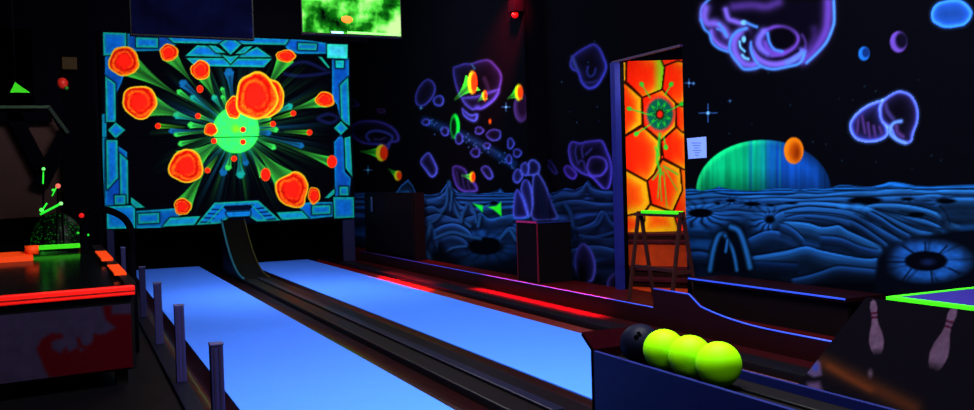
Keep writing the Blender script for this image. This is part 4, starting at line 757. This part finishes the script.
# (the front panel is painted in image pixels, then turned into the table's own frame)
def repaint(o, fn):
    me = o.data; n = len(me.vertices); P = np.zeros(n*3, np.float32); me.vertices.foreach_get('co', P); P = P.reshape(-1, 3)+np.array(ROOT[at])+0.0
    cv = Canvas(*to_pixels(P), (46, 36, 62)); fn(cv); q = np.clip(cv.c, 0, 255)/255; col = np.where(q <= .04045, q/12.92, ((q+.055)/1.055)**2.4)
    me.color_attributes['paint'].data.foreach_set('color', np.hstack([col, np.ones((n, 1))]).astype(np.float32).ravel())
Pm = np.zeros(len(front.data.vertices)*3, np.float32); front.data.vertices.foreach_get('co', Pm); Pm = Pm.reshape(-1, 3)+np.array(ROOT[at]); front.data.vertices.foreach_set('co', Pm.astype(np.float32).ravel())
repaint(front, draw_swirl)
iv = Matrix.Rotation(-az, 3, 'Z')
for v in front.data.vertices: v.co = iv @ v.co
bm = box(new(), -1.27, .0, -.05, .02, .765, .845, .01); put('front_rail', bm, M_redfl, at, local=True)
put('rail_groove', box(new(), -1.27, 0, -.054, -.048, .797, .806), mat('groove_red', (120, 8, 8), .5, .1), at, local=True)
put('playfield', slab_bm(-1.2, -.07, .02, 1.58, -.05, 0), M_glass, at, local=True)
put('side_rail', slab_bm(-.07, .02, .02, 1.6, -.06, .03), M_cloud, at, local=True); put('side_rail', slab_bm(-1.27, -1.2, .02, 1.6, -.06, .03), M_cloud, at, local=True)
for a, b in ((.28, .62), (.86, 1.22)): put('corner_pad', slab_bm(-.10, .0, a, b, .03, .05), M_orange, at, local=True)
put('corner_pad', slab_bm(-1.27, -.62, 1.2, 1.4, .0, .05), M_orange, at, local=True)
bm = new(); tube(bm, [(-.62, 1.3, slope(1.3)+.04), (-.62, 1.3, slope(1.3)+.12)], .06, 16); put('pad_knob', bm, M_orange, at, local=True)
put('back_bar', box(new(), -.64, -.18, 1.5, 1.54, slope(1.5)+.03, slope(1.5)+.075, .005), M_green, at, local=True)
for x in (-1.18, -.14):
    for y in (.12, 1.45): put('leg', box(new(), x, x+.09, y, y+.09, 0, .14), M_cloud, at, local=True)
hp = [(84, 240), (84, 225), (93, 213), (106, 210), (121, 216), (129, 225), (132, 238), (132, 252)]
hw = [on_y(*p, 9.7) for p in hp]; bm = new(); tube(bm, [tuple(p) for p in spline([tuple(p) for p in hw])], .036, 10)
hr = tag(put('padded_hoop', bm, M_black), 'black padded hoop standing in front of the lower left corner of the painted panel', 'hoop')
bm = hr.data  # stands on the floor through its own two posts
hx0, hx1 = hw[0], hw[-1]; b2 = new(); tube(b2, [(hx0[0], hx0[1], 0), tuple(hx0)], .036, 10); tube(b2, [(hx1[0], hx1[1], 0), tuple(hx1)], .036, 10)
ROOT[hr] = tuple(hr.location); put('post', b2, M_black, hr)

# ------------------------------------------------------------------ dim machine behind the arcade table
yc = 10.9; P_ = lambda px, py, y=yc: tuple(on_y(px, py, y))
mc = empty('arcade_machine', (P_(45, 200)[0], yc, 0), 'dark arcade machine with slanted beams, a brown screen and green laser lights', 'arcade machine')
bm = new(); pts = [(-14, 114), (50, 114), (68, 146), (66, 215), (-14, 220)]; prism(bm, [P_(*p, yc+.1) for p in pts], (0, .06, 0)); put('back_screen', bm, mat('dim_brown_screen', (46, 27, 25), .7, .1, .25, 3), mc)
def beam(a, b, w, y=yc, m=M_black, nm='beam', d=.08):
    bm = new(); bar(bm, P_(*a, y), P_(*b, y), d, w); put(nm, bm, m, mc)
beam((12, 112), (44, 172), .14); beam((68, 130), (40, 186), .16); beam((66, 128), (70, 240), .10); beam((-14, 117), (52, 117), .10)
beam((49, 107), (68, 133), .035, yc-.08, mat('grey_green_edge', (22, 34, 26), .4, .1), 'edge_rail', .03); beam((-14, 107), (50, 107), .03, yc-.08, mat('dim_green_edge', (14, 44, 20), .4, .3), 'edge_rail', .03)
put('base_cabinet', box(new(), P_(-20, 240)[0], P_(80, 240)[0], yc-.05, yc+.3, 0, 1.12, .01), M_black, mc)
dm = P_(58, 246); GL = mat('green_laser', (60, 255, 60), .5, .1, .02, emit=(40, 235, 50), estr=1.0)
bm = ball_bm((dm[0], yc-.2, 1.06), .27, 32, (1, .7, 1.35)); bmesh.ops.bisect_plane(bm, geom=bm.verts[:]+bm.edges[:]+bm.faces[:], plane_co=(0, 0, 1.06), plane_no=(0, 0, -1), clear_outer=True)
m = mat('laser_speck_dome', (5, 18, 7), .4, .08, .6, 20); nt = m.node_tree; v = nt.nodes.new('ShaderNodeTexVoronoi'); v.inputs['Scale'].default_value = 42  # green laser specks falling on the dome, painted as emission
cr = nt.nodes.new('ShaderNodeMath'); cr.operation = 'LESS_THAN'; cr.inputs[1].default_value = .24; nt.links.new(nt.nodes['Texture Coordinate'].outputs['Object'], v.inputs['Vector']); nt.links.new(v.outputs['Distance'], cr.inputs[0])
nt.links.new(cr.outputs[0], nt.nodes['Principled BSDF'].inputs['Emission Strength']); nt.nodes['Principled BSDF'].inputs['Emission Color'].default_value = lin((10, 110, 20))+(1,)
dome = put('dome', bm, m, mc)
put('dome_base', box(new(), dm[0]-.3, dm[0]+.3, yc-.42, yc-.05, 0, 1.06, .01), M_black, mc)
for p, r, col in (((43.5, 169, 9), .018, (120, 255, 120)), ((61, 203.5, 9), .020, (150, 255, 140)), ((41.5, 210, 9), .022, (90, 255, 90)), ((58, 186, 9), .026, (255, 110, 90)), ((53, 190, 9), .014, (70, 255, 70)), ((81.5, 215.5, 9), .026, (220, 24, 24)), ((78, 233, 9), .013, (40, 200, 40)), ((88, 235, 9), .013, (40, 200, 40))):
    c = on_y(p[0], p[1], yc-.5); put('laser_lamp', ball_bm(tuple(c), r, 12), mat('lamp_%d_%d_%d' % col, col, .5, .1, .02, emit=col, estr=.9), mc)
for a, b, w in (((40, 214.5), (61, 203.5), .011), ((43.5, 169), (43, 184), .007), ((41, 212), (47, 203), .008), ((57, 186), (52, 196), .006)):
    bm = new(); tube(bm, [P_(*a, yc-.5), P_(*b, yc-.5)], w, 8); put('laser_tube', bm, GL, mc)
bm = new(); tube(bm, [P_(61, 203.5, yc-.5), P_(64, 246, yc-.42)], .01, 6); tube(bm, [P_(43.5, 169, yc-.5), P_(43, 246, yc-.42)], .01, 6); tube(bm, [P_(81.5, 215, yc-.5), P_(80, 300, yc-.42)], .012, 6); tube(bm, [P_(58, 186, yc-.5), P_(56, 246, yc-.42)], .008, 6); put('lamp_stems', bm, M_black, mc)
cl = empty('column', (P_(84, 200, 11.6)[0], 11.6, 0), 'black square column left of the painted panel carrying a tan box and a red lamp', 'column')
x0, x1 = P_(66, 200, 11.6)[0], P_(99, 200, 11.6)[0]; put('shaft', box(new(), x0, x1, 11.5, 11.8, 0, TOPZ, .01), mat('column_black', (4, 3, 6), .8, .0), cl)
c = on_y(69, 64.5, 11.48); put('tan_box', box(new(), c[0]-.075, c[0]+.085, 11.38, 11.5, c[2]-.07, c[2]+.075, .008), mat('dim_tan', (52, 36, 14), .7, .1), cl)
c = on_y(62.5, 83.5, 11.4); lp = put('red_lamp', ball_bm(tuple(c), .06, 16, (1, 1, 1.15)), mat('red_dome', (225, 40, 30), .4, .2, .4), cl)
bm = new(); tube(bm, [(c[0], c[1], c[2]), (c[0]+.06, 11.55, c[2]+.02)], .02, 8); put('lamp_bracket', bm, M_cloud, cl); c = on_y(66.5, 88, 11.36); put('lamp_base', ball_bm(tuple(c), .025, 10), mat('olive_green', (60, 130, 40), .5, .1), cl)
c0, c1, c2 = (on_y(*p, 11) for p in ((10, 92.5), (30, 92.5), (15, 82))); bm = new(); prism(bm, [tuple(c0), tuple(c1), tuple(c2)], (0, .05, 0))
sg = tag(put('pennant', bm, M_green), 'bright green triangle hung high left of the column', 'pennant'); ROOT[sg] = tuple(sg.location)
bm = new(); tube(bm, [tuple(c2+np.array((0, .025, 0))), (c2[0], 11.025, TOPZ)], .006, 6); put('cord', bm, M_cloud, sg)

# ------------------------------------------------------------------ light: white lamps standing in for unseen blacklights, added fills, red spots
def lamp(kind, name, loc, target, power, col=(1, 1, 1), **k):
    l = bpy.data.lights.new(name, kind); l.energy = power; l.color = col
    for a, v in k.items(): setattr(l, a, v)
    o = bpy.data.objects.new(name, l); C.objects.link(o); o.location = loc
    o.rotation_euler = (Vector(target)-Vector(loc)).to_track_quat('-Z', 'Y').to_euler(); return o
UV = (1, 1, 1)  # plain white in place of ultraviolet, surfaces carry the fluorescent colour
lamp('AREA', 'panel_blacklight', (2.9, 10.6, 4.75), (2.9, 18.5, 3.1), 125, UV, shape='RECTANGLE', size=4.0, size_y=.4, spread=math.radians(60))
lamp('AREA', 'lane_blacklight', (2.8, 4.0, 5.2), (3.0, 6.2, 0), 800, UV, shape='RECTANGLE', size=3.0, size_y=2.0)
lamp('AREA', 'far_lane_fill', (2.9, 13.2, 5.4), (2.9, 14.2, 0), 62, UV, shape='RECTANGLE', size=3.6, size_y=1.5, spread=math.radians(70))  # unseen fill added to brighten the far part of the lanes
lamp('AREA', 'near_fill', (1.6, 1.2, 3.6), (2.8, 3.8, .6), 42, UV, shape='RECTANGLE', size=1.2, size_y=.4)  # unseen fill added to brighten the balls and near lane
lamp('AREA', 'mural_blacklight', (3.2, 6.6, 5.0), (6.2, 6.6, 1.6), 22, UV, shape='RECTANGLE', size=3.5, size_y=.5)
lamp('AREA', 'rear_mural_blacklight', (3.4, 12.5, 5.2), (5.9, 12.8, 1.6), 225, UV, shape='RECTANGLE', size=4.0, size_y=.5)
lamp('AREA', 'red_strip_fill', (5.39, 10.4, 5.5), (5.39, 10.4, 0), 210, (1, .01, .03), shape='RECTANGLE', size=.05, size_y=3.4, spread=math.radians(5))  # added narrow red beam without a fixture, reddens the floor strip
lamp('AREA', 'red_gutter_fill', (5.0, 14.3, 5.5), (5.0, 14.3, 0), 125, (1, .01, .03), shape='RECTANGLE', size=.10, size_y=2.4, spread=math.radians(6))  # added narrow red beam without a fixture, reddens the right gutter
lamp('SPOT', 'red_floor_spot', (4.9, 10.6, 3.9), (5.8, 10.0, .2), 110, (1, .01, .03), spot_size=math.radians(42), spot_blend=.9, shadow_soft_size=.08)
lamp('SPOT', 'red_wall_spot', (5.45, 10.9, 4.6), (5.87, 11.9, 3.7), 4200, (1, .01, .03), spot_size=math.radians(48), spot_blend=1, shadow_soft_size=.1)
lamp('AREA', 'stairwell_fill', (6.75, 8.9, 3.0), (7.3, 10.3, 1.6), 31, (1, .95, .9), shape='RECTANGLE', size=.8, size_y=.3)  # unseen warm fill added to light the honeycomb wall and steps
w = bpy.data.worlds.new('night'); bpy.context.scene.world = w; w.use_nodes = True; w.node_tree.nodes['Background'].inputs[0].default_value = (.002, .002, .006, 1); w.node_tree.nodes['Background'].inputs[1].default_value = .3
vs = bpy.context.scene.view_settings; vs.view_transform = 'Standard'; vs.look = 'None'; vs.exposure = 0; vs.gamma = 1; vs.use_curve_mapping = False
